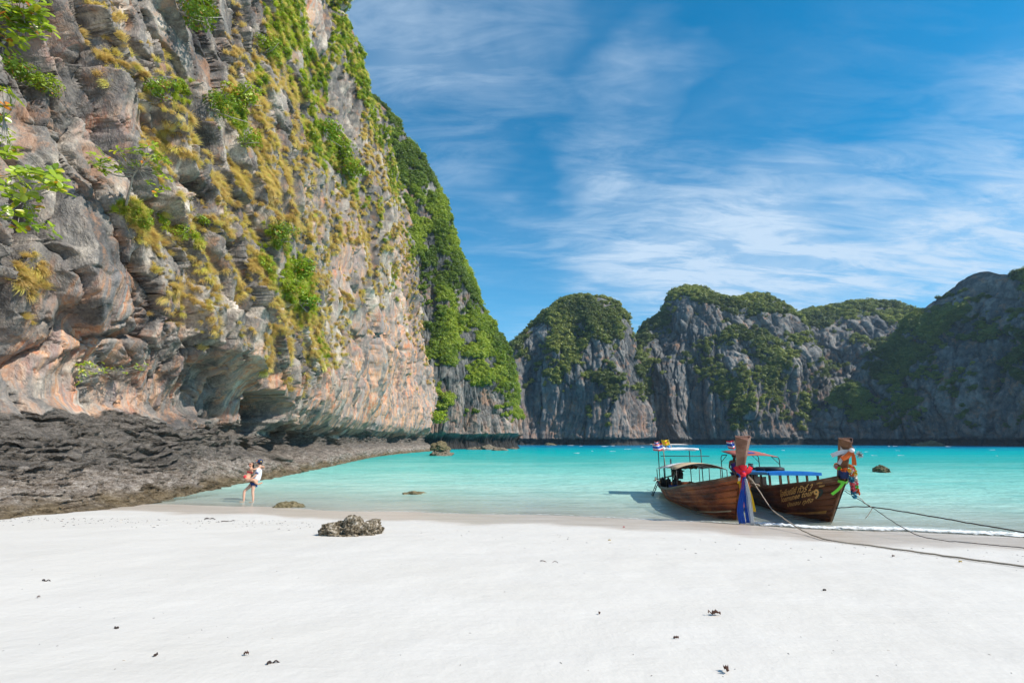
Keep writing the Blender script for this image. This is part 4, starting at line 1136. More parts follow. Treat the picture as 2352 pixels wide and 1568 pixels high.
# painted stripes low on the bows
def stripe(H, root, u0, u1, w0, w1, mat, name='stripe', taper=0.0):
    q = MB(); us = smooth_w(u0, u1, 16); rows = []
    for j in (0, 1):
        rows.append([H.P(u, (w0 if j == 0 else w1)+(0 if j == 0 else -taper*(1-i/15)*(w1-w0)), -1, .012) for i, u in enumerate(us)])
    q.sheet(rows); return q.build(name, mat, root)
stripe(HL, boatL, .45, .985, .30, .335, m_wood_pale, 'rubbing_strip', .5)
stripe(HR, boatR, .74, .985, .30, .37, m_paint_ochre, 'painted_stripe', .9)

# ---- lettering on the dark boat
def text_mesh(s, bold=0.0):
    cu = bpy.data.curves.new('t', 'FONT'); cu.body = s; cu.size = 1.0; cu.resolution_u = 2; cu.offset = bold
    ob = bpy.data.objects.new('t', cu); COL.objects.link(ob)
    dg = bpy.context.evaluated_depsgraph_get()
    me = bpy.data.meshes.new_from_object(ob.evaluated_get(dg))
    vs = [v.co.copy() for v in me.vertices]; fs = [tuple(p.vertices) for p in me.polygons]
    bpy.data.objects.remove(ob); bpy.data.curves.remove(cu); bpy.data.meshes.remove(me)
    return vs, fs
def letter(H, root, s, A, B, height, mat, name, off=.016, bold=0.016):
    """put a line of text on the hull between two picture points (baseline), letter height in picture units"""
    vs, fs = text_mesh(s, bold)
    if not vs: return
    x0 = min(v.x for v in vs); x1 = max(v.x for v in vs)
    a = H.find(*A); c = H.find(*B); up = H.find(A[0], A[1]-height)-a
    up = up/0.72
    out = []
    for v in vs:
        t = (v.x-x0)/(x1-x0)
        uv = a+(c-a)*t+up*v.y
        out.append(H.P(float(np.clip(uv[0], 0, 1)), float(np.clip(uv[1], 0, 1)), -1, off))
    return pmesh(name, out, fs, mat, root)
letter(HR, hullR, 'ไอซ์มณีย์ ทัวร์ 2', (1793, 1140), (1861, 1126), 13, m_gold, 'lettering')
letter(HR, hullR, 'Icemunee tour', (1797, 1152), (1866, 1137), 12, m_gold, 'lettering')
letter(HR, hullR, 'บังอลม ทุกิจ', (1809, 1164), (1864, 1153), 10, m_gold, 'lettering')
letter(HR, hullR, '5452', (1879, 1113), (1892, 1110.5), 5.5, m_gold, 'lettering')
letter(HR, hullR, '08507', (1880, 1119.5), (1894, 1117), 5.5, m_gold, 'lettering')
letter(HR, hullR, '9', (1872.5, 1145), (1887, 1142), 21, m_letter_edge, 'numeral_shadow', .013, .03)
letter(HR, hullR, '9', (1871, 1145), (1886, 1142), 21, m_gold, 'numeral', .018, .03)

# ---- canopy frames, roofs and engines
def poles(root, H, name, pts, r, mat):
    q = MB(); q.tube([Vector(p) for p in pts], r, 6); return q.build(name, mat, root, True)
def engine(root, x, z0, shaft_out, side_y=0.0, mat=m_black):
    e = bpy.data.objects.new('engine', None); link(e, root); e.empty_display_size = .2
    e.location = (x, side_y, z0)
    q = MB(); q.box((0, 0, .28), (.62, .36, .40)); q.box((.1, 0, .53), (.42, .28, .14)); q.lathe([(.14, -.16), (.17, -.1), (.17, .1), (.14, .16)], (.36, 0, .3), 12, Matrix.Rotation(PI/2, 3, 'Y')); q.build('engine_block', mat, e)
    q = MB(); q.box((-.1, -.19, .34), (.3, .05, .26)); q.build('side_cover', m_rustm, e)
    for dx in (-.18, 0.0, .18):
        q = MB(); q.lathe([(.05, 0), (.06, .04), (.06, .13), (.04, .16)], (dx, .05, .60), 8); q.build('cylinder_head', m_steel, e)
    q = MB(); q.tube([(.1, -.2, .4), (.22, -.3, .5), (.2, -.3, .75), (.1, -.28, .95)], .035, 7); q.build('exhaust', m_steel, e, True)
    q = MB(); q.lathe([(.02, -.05), (.13, -.03), (.13, .03), (.02, .05)], (-.36, 0, .42), 14, Matrix.Rotation(PI/2, 3, 'Y')); q.build('flywheel', m_steel, e)
    q = MB(); q.tube([(.3, 0, .25), (.9, 0, .45), (1.3, 0, .50)], .022, 6); q.build('tiller', mat, e, True)
    q = MB(); q.lathe([(.07, 0), (.07, .22)], (-.1, 0, -.02), 10); q.box((-.1, 0, -.12), (.3, .3, .22)); q.build('engine_mount', m_rustm, e)
    q = MB(); q.tube([(-.3, 0, .22), shaft_out], [.035, .025], 8); s = q.build('propeller_shaft', mat, e, True)
    q = MB(); q.lathe([(.012, -.07), (.055, -.03), (.06, .03), (.02, .07)], shaft_out, 9); q.build('propeller_hub', m_wood_pale, s, True)
    for k in range(3):
        q = MB(); R_ = Matrix.Rotation(k*2*PI/3, 3, 'X'); q.sheet([[Vector(shaft_out)+R_ @ Vector((0, -.03, 0)), Vector(shaft_out)+R_ @ Vector((.03, .03, 0))], [Vector(shaft_out)+R_ @ Vector((-.02, -.05, .13)), Vector(shaft_out)+R_ @ Vector((.03, .05, .13))]], (.008, 0, 0)); q.build('propeller_blade', m_steel, s)
    return e

# red boat: stern frame with a rolled white awning, low arched canvas roof, ladder
def wl(H, px, py, Y): return H.M.inverted() @ at_y(px, py, Y)
R = boatL
def up_to(H, bx, by, bz, px, py):
    """a point straight above a local place, as high as the picture shows"""
    w = H.M @ Vector((bx, by, bz)); p = at_y(px, py, w.y)
    return Vector((bx, by, p.z))
zt = 2.02
fr = [(.35, -.72), (.35, .72), (1.95, -.80), (1.95, .80)]
for (x, y) in fr[:2]:
    poles(R, HL, 'awning_post', [(x, y, .42), (x, y, zt-.12), (x+.04, y*.96, zt-.03), (x+.14, y*.9, zt)], .02, m_black)
for (x, y) in fr[2:]:
    poles(R, HL, 'awning_post', [(x, y, .42), (x, y, zt)], .02, m_black)
poles(R, HL, 'awning_bar', [(.14+.35, -.65, zt), (1.95, -.8, zt), (1.95, .8, zt), (.49, .65, zt), (.49, -.65, zt)], .016, m_black)
poles(R, HL, 'awning_bar', [(1.95, -.95, zt-.28), (1.95, 1.15, zt-.28)], .018, m_black)
q = MB(); rows = []
for i in range(9):
    t = i/8; rows.append([Vector((.42+1.55*t, -.72+1.44*j/6, zt+.03+.05*math.sin(t*9+j)*.5+.04*math.sin(PI*j/6))) for j in range(7)])
q.sheet(rows, (0, 0, -.07)); q.build('awning', m_white, R, True)
q = MB(); q.tube([(.45, -.75, zt+.02), (1.0, -.77, zt+.01), (1.5, -.76, zt+.03), (1.96, -.78, zt+.02)], [.10, .12, .11, .09], 9); q.build('awning_roll', m_white, R, True)
# arched canvas roof amidships
def arch(x, hw, z0, rise): return [Vector((x, -hw+2*hw*j/10, z0+rise*(1-((j-5)/5)**2))) for j in range(11)]
ax = [.95, 1.7, 2.45, 3.2, 3.95, 4.7]
zr_ = [1.12, 1.18, 1.24, 1.28, 1.30, 1.30]
for k, (x, z) in enumerate(zip(ax, zr_)):
    if k > 0:
        poles(R, HL, 'roof_hoop', arch(x, .95, z+.012, .22), .016, m_black)
    for s in (-1, 1):
        if k in (0, 2, 4, 5): poles(R, HL, 'roof_post', [(x, s*.93, .45), (x, s*.95, z)], .018, m_black)
q = MB(); q.sheet([arch(x, .96, z+.03, .22) for x, z in zip(ax[:4], zr_[:4])], (0, 0, -.015)); q.build('canvas_roof', m_white, R, True)
q = MB(); q.sheet([arch(x, .96, z+.03, .22) for x, z in zip(ax[3:], zr_[3:])], (0, 0, -.015)); q.build('canvas_roof', m_cream, R, True)
q = MB(); rows = []
for i in range(6): rows.append([Vector((3.0+.5*i/5, -.7+.9*j/8, 1.42-.10*math.sin(PI*i/5)-.05*abs(math.sin(j*1.3)))) for j in range(9)])
q.sheet(rows, (0, 0, -.03)); q.build('folded_canvas', mat_simple('canvas_olive', (.13, .10, .06), .9), R, True)
engine(R, .75, .62, (-2.3, -.55, -.15))
# ladder hung over the side near the stern
lad = empty('boarding_ladder', (0, 0, 0)); lad.matrix_world = HL.M
tag(lad, 'black metal boarding ladder hooked over the red boat side, foot in the water', 'ladder')
lx, ly = 1.35, -1.02
for dx in (0, .34):
    q = MB(); q.tube([(lx+dx, ly+.12, .66), (lx+dx, ly-.02, .64), (lx+dx, ly-.32, -.02)], .017, 6); q.build('rail', m_black, lad, True)
for t in (.02, .36, .95):
    q = MB(); p = Vector((lx, ly-.02-.30*t, .64-.66*t)); q.tube([p, p+Vector((.34, 0, 0))], .014, 6); q.build('rung', m_black, lad, True)
q = MB(); q.tube([(lx-.05, ly-.16, .33), (lx+.34, ly-.16, .33), (lx+.75, ly-.25, .30)], .016, 6); q.build('brace', m_black, lad, True)
q = MB(); q.tube([(lx+.62, ly-.24, .30), (lx+.1, ly-.31, -.02)], .014, 6); q.build('brace', m_black, lad, True)
# fuel cans along the stern
for k, yy in enumerate((-.50, -.30, -.08)):
    c = empty('fuel_can', (0, 0, 0)); c.matrix_world = HL.M @ Matrix.Translation((.62+.28*k, yy-.15, .12))
    tag(c, ['black fuel can with a pale panel at the stern end of the red boat', 'middle one of three black fuel cans in the red boat', 'black fuel can farthest from the stern of the red boat'][k], 'can', 'fuel cans in the red boat')
    q = MB(); q.lathe([(.10, 0), (.115, .02), (.115, .5), (.09, .56), (.04, .58), (.04, .63)], (0, 0, 0), 10); q.build('can_body', m_black, c, True)
    q = MB(); q.sheet([[Vector((-.05, -.121, .1)), Vector((.05, -.121, .1))], [Vector((-.06, -.121, .5)), Vector((.06, -.121, .5))]], (0, .012, 0)); q.build('panel', m_wood_pale, c)
c = empty('crate', (0, 0, 0)); c.matrix_world = HL.M @ Matrix.Translation((2.0, -.35, .13))
tag(c, 'blue plastic crate inside the red boat near its stern', 'crate')
q = MB(); q.box((0, 0, .03), (.7, .5, .04)); q.build('base', m_blue, c)
for (x, y, sx, sy) in ((0, .25, .7, .03), (0, -.25, .7, .03), (.35, 0, .03, .5), (-.35, 0, .03, .5)):
    q = MB(); q.box((x, y, .20), (sx, sy, .30)); q.build('side', m_blue, c)
c = empty('life_ring', (0, 0, 0)); c.matrix_world = HL.M @ Matrix.Translation((4.6, -.55, .66)) @ Matrix.Rotation(.35, 4, 'X')
tag(c, 'orange life ring lying inside the red boat under the tan canvas', 'life ring')
q = MB(); q.tube([(.24*math.cos(a), .24*math.sin(a), 0) for a in np.linspace(0, 2*PI, 17)[:-1]], .065, 8, closed=True); q.build('ring', m_orange, c, True)
for k in range(4):
    a = k*PI/2+.4; q = MB(); q.tube([(.24*math.cos(a-.13), .24*math.sin(a-.13), 0), (.24*math.cos(a+.13), .24*math.sin(a+.13), 0)], .069, 8); q.build('band', m_white, c, True)

# dark boat: red awning at the stern, long blue roof on posts
R = boatR
for (x, y) in ((.35, -.8), (.35, .8), (2.6, -.85), (2.6, .85)):
    s = -1 if y < 0 else 1
    poles(R, HR, 'awning_post', [(x, y*1.05, .42), (x, y*1.05, 1.62), (x, y, 1.72), (x, y*.7, 1.76)], .02, m_black)
    poles(R, HR, 'awning_brace', [(x, y*1.05, 1.42), (x, y*.7, 1.74)], .014, m_black)
q = MB(); q.sheet([[Vector((.25+2.5*i/6, -.78+1.56*j/6, 1.92-.17*i/6+.06*(1-((j-3)/3)**2))) for j in range(7)] for i in range(7)], (0, 0, -.02)); q.build('red_awning', m_redtarp, R, True)
q = MB(); q.sheet([[Vector((1.6+.5*i, -.35+.5*j, 1.92-.17*(1.35+.5*i)/2.5+.075)) for j in range(2)] for i in range(2)], (0, 0, .004)); q.build('awning_patch', m_blue, R)
x0, x1 = 2.6, 6.15
def zroof(x): return 1.14+.17*(x-x0)/(x1-x0)
q = MB(); q.sheet([[Vector((x, -.86+1.72*j/8, zroof(x)+.05*(1-((j-4)/4)**2))) for j in range(9)] for x in smooth_w(x0, x1, 8)], (0, 0, -.05)); q.build('roof', m_roofblue, R)
for s in (-1, 1):
    q = MB(); q.sheet([[Vector((x, s*.87, zroof(x)-.10)) for x in smooth_w(x0, x1, 6)], [Vector((x, s*.87, zroof(x)+.0)) for x in smooth_w(x0, x1, 6)]], (0, s*.03, 0)); q.build('roof_edge', m_roofblue, R)
q = MB(); q.box((x1+.015, 0, zroof(x1)-.05), (.03, 1.7, .1)); q.build('roof_edge', m_roofblue, R)
for s in (-1, 1):
    for x in smooth_w(x0+.1, x1-.1, 5):
        u = x/HR.L; q = MB(); zb = HR.zg(u)-.1
        q.box((x, s*.80, (zb+zroof(x)-.05)/2), (.07, .06, zroof(x)-.05-zb)); q.build('roof_post', m_wood_post2, R)
engine(R, 1.6, .66, (-2.4, .4, -.1))
for k, x in enumerate((3.75, 4.75)):
    c = empty('tyre', (0, 0, 0)); c.matrix_world = HR.M @ Matrix.Translation((x+.3, -.25, zroof(x+.3)+.105))
    tag(c, ['black rubber tyre lying on the blue roof, nearer the stern', 'black rubber tyre lying on the blue roof, nearer the bow'][k], 'tyre', 'tyres on the blue roof')
    q = MB(); q.tube([(.28*math.cos(a), .28*math.sin(a), 0) for a in np.linspace(0, 2*PI, 21)[:-1]], .075, 9, closed=True); q.build('tread', m_rubber, c, True)
# printed banner hung between the posts
m_ban, b = mat_new('banner_print')
tcn = b('ShaderNodeTexCoord'); vv = tcn.outputs['Object']; spz = b('ShaderNodeSeparateXYZ', {0: vv})
n_ = b.noise(b.mapping(vv, (6, 1, 9)), 1.2, 4, 0.6)
cc = b.ramp(b.math('ADD', b.math('MULTIPLY', spz.outputs[2], 1.5), b.math('MULTIPLY', n_, .35)), [(0.95, (0.62, 0.62, 0.60)), (1.0, (0.5, 0.5, 0.08))])
low = b.ramp(b.math('ADD', spz.outputs[2], b.math('MULTIPLY', n_, .3)), [(.80, (0.10, 0.22, 0.03)), (.86, (0.55, 0.5, 0.12)), (.92, (0.35, 0.06, 0.06)), (.97, (0.66, 0.66, 0.66))])
pr = b('ShaderNodeBsdfPrincipled', {'Base Color': low, 'Roughness': .7}); b('ShaderNodeOutputMaterial', {0: pr.outputs[0]})
ban = MB(); ban.sheet([[Vector((3.9+1.5*i/12, -.70+.03*math.sin(i*1.3), .62+.5*j/5-.06*math.sin(PI*i/12)*(j/5))) for i in range(13)] for j in range(6)], (0, .01, 0))
o = ban.build('banner', m_ban, None, True); o.matrix_world = HR.M
tag(o, 'white printed banner hung between the posts under the blue roof', 'banner')
c = empty('hanging_bucket', (0, 0, 0)); c.matrix_world = HR.M @ Matrix.Translation((3.35, -.72, .62))
tag(c, 'small cream bucket with red top hanging under the blue roof', 'bucket')
q = MB(); q.lathe([(.07, 0), (.10, .16), (.105, .17)], (0, 0, 0), 10); q.build('pail', m_wood_pale, c, True)
q = MB(); q.lathe([(.09, .16), (.10, .20), (.04, .25)], (0, 0, 0), 10); q.build('contents', m_red, c, True)
q = MB(); q.tube([(-.1, 0, .17), (-.06, 0, .32), (0, 0, .36), (.06, 0, .32), (.1, 0, .17)], .008, 5); q.build('handle', m_black, c)

# ---- flags
def flag(H, x, y, z, h, lean, wdt, hgt, bands, label, fold=.05, ang=0.0):
    """a little flag on a thin staff; bands run from top to bottom as (share, material)"""
    c = empty('flag', (0, 0, 0)); c.matrix_world = Matrix.Translation(H.M @ Vector((x, y, z)))
    tag(c, label, 'flag')
    top = Vector((lean[0], lean[1], h))
    q = MB(); q.tube([(0, 0, 0), top], .010, 6); q.build('staff', m_wood_pale, c)
    d = Vector((-math.cos(ang), math.sin(ang), -.12)).normalized()
    t0 = 0.0; tot = sum(s for s, m in bands)
    dirp = top.normalized()
    for s, m in bands:
        q = MB(); rows = []
        for j in range(3):
            tt_ = (t0+s*j/2)/tot
            base_ = top-dirp*(hgt*tt_)
            rows.append([base_+d*(wdt*i/8)+Vector((0, fold*math.sin(i*.9+tt_*1.5), -.04*math.sin(i*.5)*i/8)) for i in range(9)])
        q.sheet(rows, (0, .004, 0)); q.build('stripe' if len(bands) > 1 else 'cloth', m, c, True); t0 += s
    if label.startswith('yellow'):
        p = top-dirp*(hgt*.5)+d*(wdt*.5)+Vector((0, -.045, 0)); q = MB(); q.lathe([(.045, 0), (.045, .004)], p, 10, Matrix.Rotation(PI/2, 3, 'X')); q.build('emblem', m_orange, c)
    return c
thai = [(1, m_red), (1, m_white), (2, m_blue), (1, m_white), (1, m_red)]
flag(HL, .45, -.70, zt, .36, (.03, 0), .22, .17, thai, 'small striped national flag at the stern corner of the white awning', .04)
flag(HL, .45, -.55, zt-.03, .20, (-.02, 0), .28, .22, [(1, m_skyblue)], 'light blue flag just below the stern corner flag', .04)
flag(HL, 1.75, -.40, zt, .44, (-.12, 0), .32, .24, [(1, m_yellow)], 'yellow flag with a small emblem on the white awning', .04, .3)
flag(HL, 1.55, -.35, zt-.02, .22, (-.02, 0), .17, .22, [(1, m_skyblue)], 'light blue flag under the yellow flag', .03)
flag(HL, 2.15, -.80, zt-.75, 1.02, (-.08, 0), .42, .28, thai, 'striped national flag on the staff beside the white awning', .06, .15)
flag(HR, 1.1, -.30, 1.80, .62, (-.12, 0), .30, .36, thai, 'striped national flag curling above the red awning', .10, .35)
q = MB(); q.tube([(0, 0, 0), (.03, 0, .22)], [.03, .02], 7); o = q.build('float_pole', m_rustm, None, True); o.matrix_world = HL.M @ Matrix.Translation((1.0, -.5, zt+.06)); tag(o, 'short rusty stub of pole on the white awning', 'pole')

# ---- cloth on the prows
def ribbon(name, pts, width, mat, label=None, cat=None, parent=None, wave=.02, nrm=Vector((0, -1, 0)), fold=3, thick=.008, n=14, group=None):
    """a strip of cloth along points; width may vary; gathered in folds across"""
    C_ = catmull([tuple(p) for p in pts], n)
    ws = np.interp(np.linspace(0, 1, n), np.linspace(0, 1, len(width)), width) if hasattr(width, '__len__') else np.full(n, width)
    rows = []
    for i in range(n):
        t = Vector(C_[min(i+1, n-1)])-Vector(C_[max(i-1, 0)]); t.normalize()
        a = t.cross(nrm); a.normalize(); nn = a.cross(t)
        rows.append([Vector(C_[i])+a*(ws[i]*(j/8-.5))+nn*(wave*math.sin(j*fold*.8+i*.25)) for j in range(9)])
    q = MB(); q.sheet(rows, tuple(-nrm*thick)); o = q.build(name, mat, parent, True)
    if label: tag(o, label, cat, group)
    return o
def ringband(H, z0, z1, r, mat, name, parent=None, label=None, cat=None, slant=0.0, n=20):
    """cloth wound round a prow"""
    rows = []
    for j in range(5):
        row = []
        for i in range(n+1):
            a = 2*PI*i/n
            z = z0+(z1-z0)*j/4+slant*math.cos(a)
            x = H.stem_x(z)
            w = float(np.interp(z, [-.14, .8, H.bz, H.bz+.25, H.ph], [.055, .075, .105, .125, H.pw]))
            row.append(Vector((x-.10+(.155+r)*math.cos(a)*1.0, (w*.80+.015+r)*math.sin(a), z+.006*math.sin(5*a+j))))
        rows.append(row)
    q = MB(); q.sheet(rows); o = q.build(name, mat, parent, True)
    if parent is None: o.matrix_world = H.M
    if label: tag(o, label, cat)
    return o
zc = HL.bz
sash = empty('sash', (0, 0, 0)); sash.matrix_world = HL.M
tag(sash, 'red, blue, white and yellow sashes knotted round the prow of the red boat', 'sash')
ringband(HL, zc+.06, zc+.26, .012, m_red, 'red_wrap', sash, slant=.04)
ringband(HL, zc-.12, zc+.07, .02, m_blue, 'blue_wrap', sash, slant=.05)
ringband(HL, zc-.22, zc-.11, .03, m_white, 'white_wrap', sash, slant=.05)
ringband(HL, zc-.29, zc-.21, .035, m_yellow, 'yellow_wrap', sash, slant=.05)
fx = HL.stem_x(zc)+.10
Nf = Vector((1, -.35, 0)).normalized()
q = MB(); q.lathe([(.02, -.07), (.075, -.04), (.085, .02), (.05, .07)], (fx+.02, -.02, zc+.02), 10); q.build('knot', m_red, sash, True)
for s in (-1, 1):
    ribbon('bow_loop', [(fx, 0, zc+.02), (fx+.03, s*.14, zc+.12), (fx-.02, s*.24, zc+.24)], [.06, .14, .10], m_red, parent=sash, nrm=Nf, n=8)
ribbon('red_tail', [(fx, -.02, zc), (fx+.02, -.08, zc-.35), (fx-.02, -.10, zc-.75)], [.10, .15, .14], m_red, parent=sash, nrm=Nf)
ribbon('blue_tail', [(fx+.03, .0, zc-.05), (fx+.04, -.10, zc-.5), (fx+.03, -.20, zc-1.0), (fx+.02, -.17, zc-1.36)], [.08, .12, .17, .19], m_blue, parent=sash, nrm=Nf, wave=.03)
ribbon('white_tail', [(fx+.05, .02, zc-.1), (fx+.06, .06, zc-.55), (fx+.05, .07, zc-1.0), (fx+.04, .10, zc-1.40)], [.07, .12, .15, .12], m_white, parent=sash, nrm=Nf, wave=.03)
ribbon('yellow_tail', [(fx+.03, .06, zc-.25), (fx+.07, .13, zc-.6), (fx+.07, .18, zc-1.02)], [.06, .08, .09], m_yellow, parent=sash, nrm=Nf, wave=.02)
ribbon('navy_tail', [(fx+.03, .0, zc-.3), (fx+.03, -.02, zc-.8), (fx+.02, .0, zc-1.34)], [.08, .10, .12], m_blue, parent=sash, nrm=Nf, wave=.03)
ribbon('yellow_tail', [(fx+.0, -.12, zc-.22), (fx+.0, -.13, zc-.4), (fx-.02, -.14, zc-.6)], [.08, .06, .05], m_yellow, parent=sash, nrm=Nf, wave=.02)

# dark boat prow: white and orange bow near the top, blue wrap, green ribbon, flower garland
zc = HR.bz
bowt = empty('ribbon', (0, 0, 0)); bowt.matrix_world = HR.M
tag(bowt, 'white and orange gauze ribbons tied near the top of the dark boat prow', 'ribbon')
zt2 = HR.ph-.34
ringband(HR, zt2, zt2+.10, .015, m_white, 'wrap', bowt, slant=-.10)
fx = HR.stem_x(zt2)+.10
ribbon('white_tail', [(fx, 0, zt2+.02), (fx-.06, -.22, zt2-.03), (fx-.16, -.44, zt2-.13)], [.06, .12, .11], m_white, parent=bowt, nrm=Nf, wave=.02)
ribbon('white_tail', [(fx, 0, zt2), (fx-.05, -.18, zt2-.15), (fx-.11, -.30, zt2-.36)], [.05, .09, .08], m_white, parent=bowt, nrm=Nf, wave=.02)
ribbon('orange_tail', [(fx+.02, .0, zt2), (fx+.02, -.12, zt2-.14), (fx, -.26, zt2-.22)], [.08, .14, .12], m_orange, parent=bowt, nrm=Nf, wave=.02)
ribbon('orange_tail', [(fx+.03, .02, zt2), (fx+.04, .03, zt2-.18), (fx+.03, .03, zt2-.38)], [.06, .10, .11], m_orange, parent=bowt, nrm=Nf, wave=.02)
q = MB(); q.lathe([(.02, -.06), (.07, -.03), (.075, .02), (.04, .06)], (fx+.02, .02, zt2+.02), 9); q.build('knot', m_white, bowt, True)
r_ = random.Random(4); q = MB()
for k in range(60):
    d = Vector((r_.gauss(0, 1), r_.gauss(0, 1), r_.gauss(0, 1))).normalized(); c0 = Vector((fx, .2, zt2-.1)); q.tube([c0, c0+d*.11], .006, 3, False)
q.build('tinsel_puff', m_tinsel, bowt)
wrap = empty('cloth_wrap', (0, 0, 0)); wrap.matrix_world = HR.M
tag(wrap, 'dark blue cloth and lime green ribbon wound round the dark boat prow', 'cloth')
ringband(HR, zc-.10, zc+.16, .02, m_navy, 'blue_wrap', wrap, slant=.03)
ringband(HR, zc-.17, zc-.09, .035, m_green, 'green_wrap', wrap, slant=-.06)
fx = HR.stem_x(zc)+.10
ribbon('green_tail', [(fx-.02, -.12, zc-.2), (fx-.10, -.22, zc-.36), (fx-.22, -.36, zc-.52)], .07, m_green, parent=wrap, nrm=Nf, wave=.0)
ribbon('blue_tail', [(fx-.02, .08, zc-.05), (fx-.02, .10, zc-.30), (fx-.03, .10, zc-.50)], [.08, .09, .09], m_navy, parent=wrap, nrm=Nf, wave=.02)
gar = empty('flower_garland', (0, 0, 0)); gar.matrix_world = HR.M
tag(gar, 'garland of orange, yellow, pink and teal flowers hanging on the dark boat prow', 'garland')
fl_me = {}
def flower_mesh(mat):
    if mat.name in fl_me: return fl_me[mat.name]
    r2 = np.random.default_rng(9); V_ = []; Q_ = []
    for k in range(26):
        d = r2.normal(0, 1, 3); d /= np.linalg.norm(d); a = np.cross(d, r2.normal(0, 1, 3)); a /= np.linalg.norm(a); bb = np.cross(d, a); i0 = len(V_)
        V_ += [d*.025+a*.006, d*.055+a*.022+bb*.016, d*.062, d*.055-a*.022+bb*.016]; Q_.append((i0, i0+1, i0+2, i0+3))
        i0 = len(V_); V_ += [d*.012, d*.045+bb*.03, d*.05, d*.045-bb*.03]; Q_.append((i0, i0+1, i0+2, i0+3))
    me = np_mesh('flower', np.array(V_), np.array(Q_), mat, False); fl_me[mat.name] = me
    return me
def flower(p, mat, s=1.0):
    o = bpy.data.objects.new('flower', flower_mesh(mat)); link(o, gar); o.location = p; o.scale = (s, s, s); o.rotation_euler = (r_.uniform(0, 6), r_.uniform(0, 6), r_.uniform(0, 6))
for i in range(18):
    a = 2*PI*i/18; z = zc+.24-.05*math.cos(a); x = HR.stem_x(z)
    flower((x-.10+.24*math.cos(a), .21*math.sin(a), z-.02*math.cos(a)), [m_yellow, m_petwhite, m_pink, m_green, m_orange, m_orange][i % 6], 1.0)
for k, (y0, cols) in enumerate(((.10, [m_orange, m_orange, m_petteal, m_petteal, m_pink, m_pink, m_pink, m_petteal, m_petteal]), (.20, [m_yellow, m_yellow, m_petwhite, m_petwhite, m_pink, m_green, m_orange, m_orange]))):
    for i, m in enumerate(cols): flower((fx+.02, y0+.01*math.sin(i), zc+.14-.085*i), m, 1.1)

# ---- mooring ropes
def rope(pts, r, mat, label, n=60, jit=.006):
    C_ = catmull([tuple(p) for p in pts], n); rr = random.Random(len(label))
    q = MB(); q.tube([Vector(p)+Vector((rr.gauss(0, jit), rr.gauss(0, jit), rr.gauss(0, jit)*.5)) for p in C_], r, 6)
    o = q.build('mooring_rope', mat, None, True); tag(o, label, 'rope', 'mooring ropes'); return o
def on_sand(px, py, lift=.03):
    z = 0.2
    for k in range(4):
        p = at_z(px, py, z); z = sand_h(p.x, p.y)+lift
    return at_z(px, py, z)
a0 = HL.W(.93, 1.0, 1, .02)+Vector((0, 0, .02))
rope([a0, at_y(1752, 1140, 15.5), at_y(1772, 1168, 14.8), at_y(1800, 1190, 14.0), at_y(1850, 1221, 12.9), on_sand(1905, 1240), on_sand(1990, 1251), on_sand(2100, 1266), on_sand(2230, 1284), on_sand(2352, 1300), on_sand(2520, 1322)], .017, m_rope, 'pale mooring rope from the red boat bow dropping onto the sand')
a1 = HR.M @ Vector((HR.stem_x(.45)+.05, 0, .45))
rope([a1, at_y(1990, 1163, 14.2), at_y(2060, 1172, 13.6), at_y(2200, 1196, 12.4), at_y(2352, 1222, 11.3), on_sand(2560, 1262)], .016, m_rope_dark, 'taut dark mooring rope from the foot of the dark boat prow')
a2 = HR.M @ Vector((HR.stem_x(1.0)+.08, .05, 1.0))
rope([a2, at_y(1984, 1154, 14.0), at_y(2008, 1168, 13.5), at_y(2060, 1203, 12.6), at_y(2110, 1229, 12.0), on_sand(2170, 1241), on_sand(2260, 1249), on_sand(2352, 1258), on_sand(2500, 1275)], .009, m_rope_dark, 'thin mooring rope from the garland of the dark boat to the wet sand')
rope([a2+Vector((0, 0, .06)), at_y(1975, 1143, 14.1), at_y(1990, 1157, 13.9), at_y(2003, 1166, 13.6), at_y(1996, 1180, 13.6), at_y(1988, 1189, 13.6)], .009, m_rope, 'short pale rope end knotted to the thin mooring rope', 30)
rope([HL.W(.93, .95, 1, 0), HL.W(.93, .9, 1, .3), HR.W(.60, 1.02, -1, -.1), HR.W(.72, 1.03, -1, -.3)], .014, m_rope, 'pale rope stretched from the red boat across to the dark boat', 20)
# ------------------------------------------------------------------ people
def skin_material(name, col):
    m, b = mat_new(name)
    tcn = b('ShaderNodeTexCoord'); n = b.noise(tcn.outputs['Object'], 9, 3, .6)
    c = b.mix(n, [q*.85 for q in col], col)
    pr = b('ShaderNodeBsdfPrincipled', {'Base Color': c, 'Roughness': .5, 'Subsurface Weight': .08, 'Subsurface Radius': (.02, .008, .005), 'Specular IOR Level': .35})
    b('ShaderNodeOutputMaterial', {0: pr.outputs[0]}); return m
m_skin1 = skin_material('skin_fair', (0.68, 0.40, 0.29))
m_skin2 = skin_material('skin_warm', (0.64, 0.35, 0.23))
m_skin3 = skin_material('skin_brown', (0.22, 0.11, 0.06))
m_hair = mat_simple('hair_dark', (0.016, 0.010, 0.009), .5, .3, 40, stretch=(1, 1, 4))
m_shirt = mat_simple('shirt_white', (0.72, 0.74, 0.80), .85, .06, 10)
m_trunks = mat_simple('shorts_blue', (0.012, 0.05, 0.22), .8, .15, 10)
m_cap = mat_simple('cap_navy', (0.02, 0.04, 0.12), .8, .15, 20)
m_coral = mat_simple('swimsuit_coral', (0.78, 0.045, 0.06), .7, .08, 12)
m_purple = mat_simple('vest_purple', (0.10, 0.035, 0.24), .8, .12, 12)
m_glass = mat_simple('sunglasses', (0.05, 0.01, 0.012), .15)

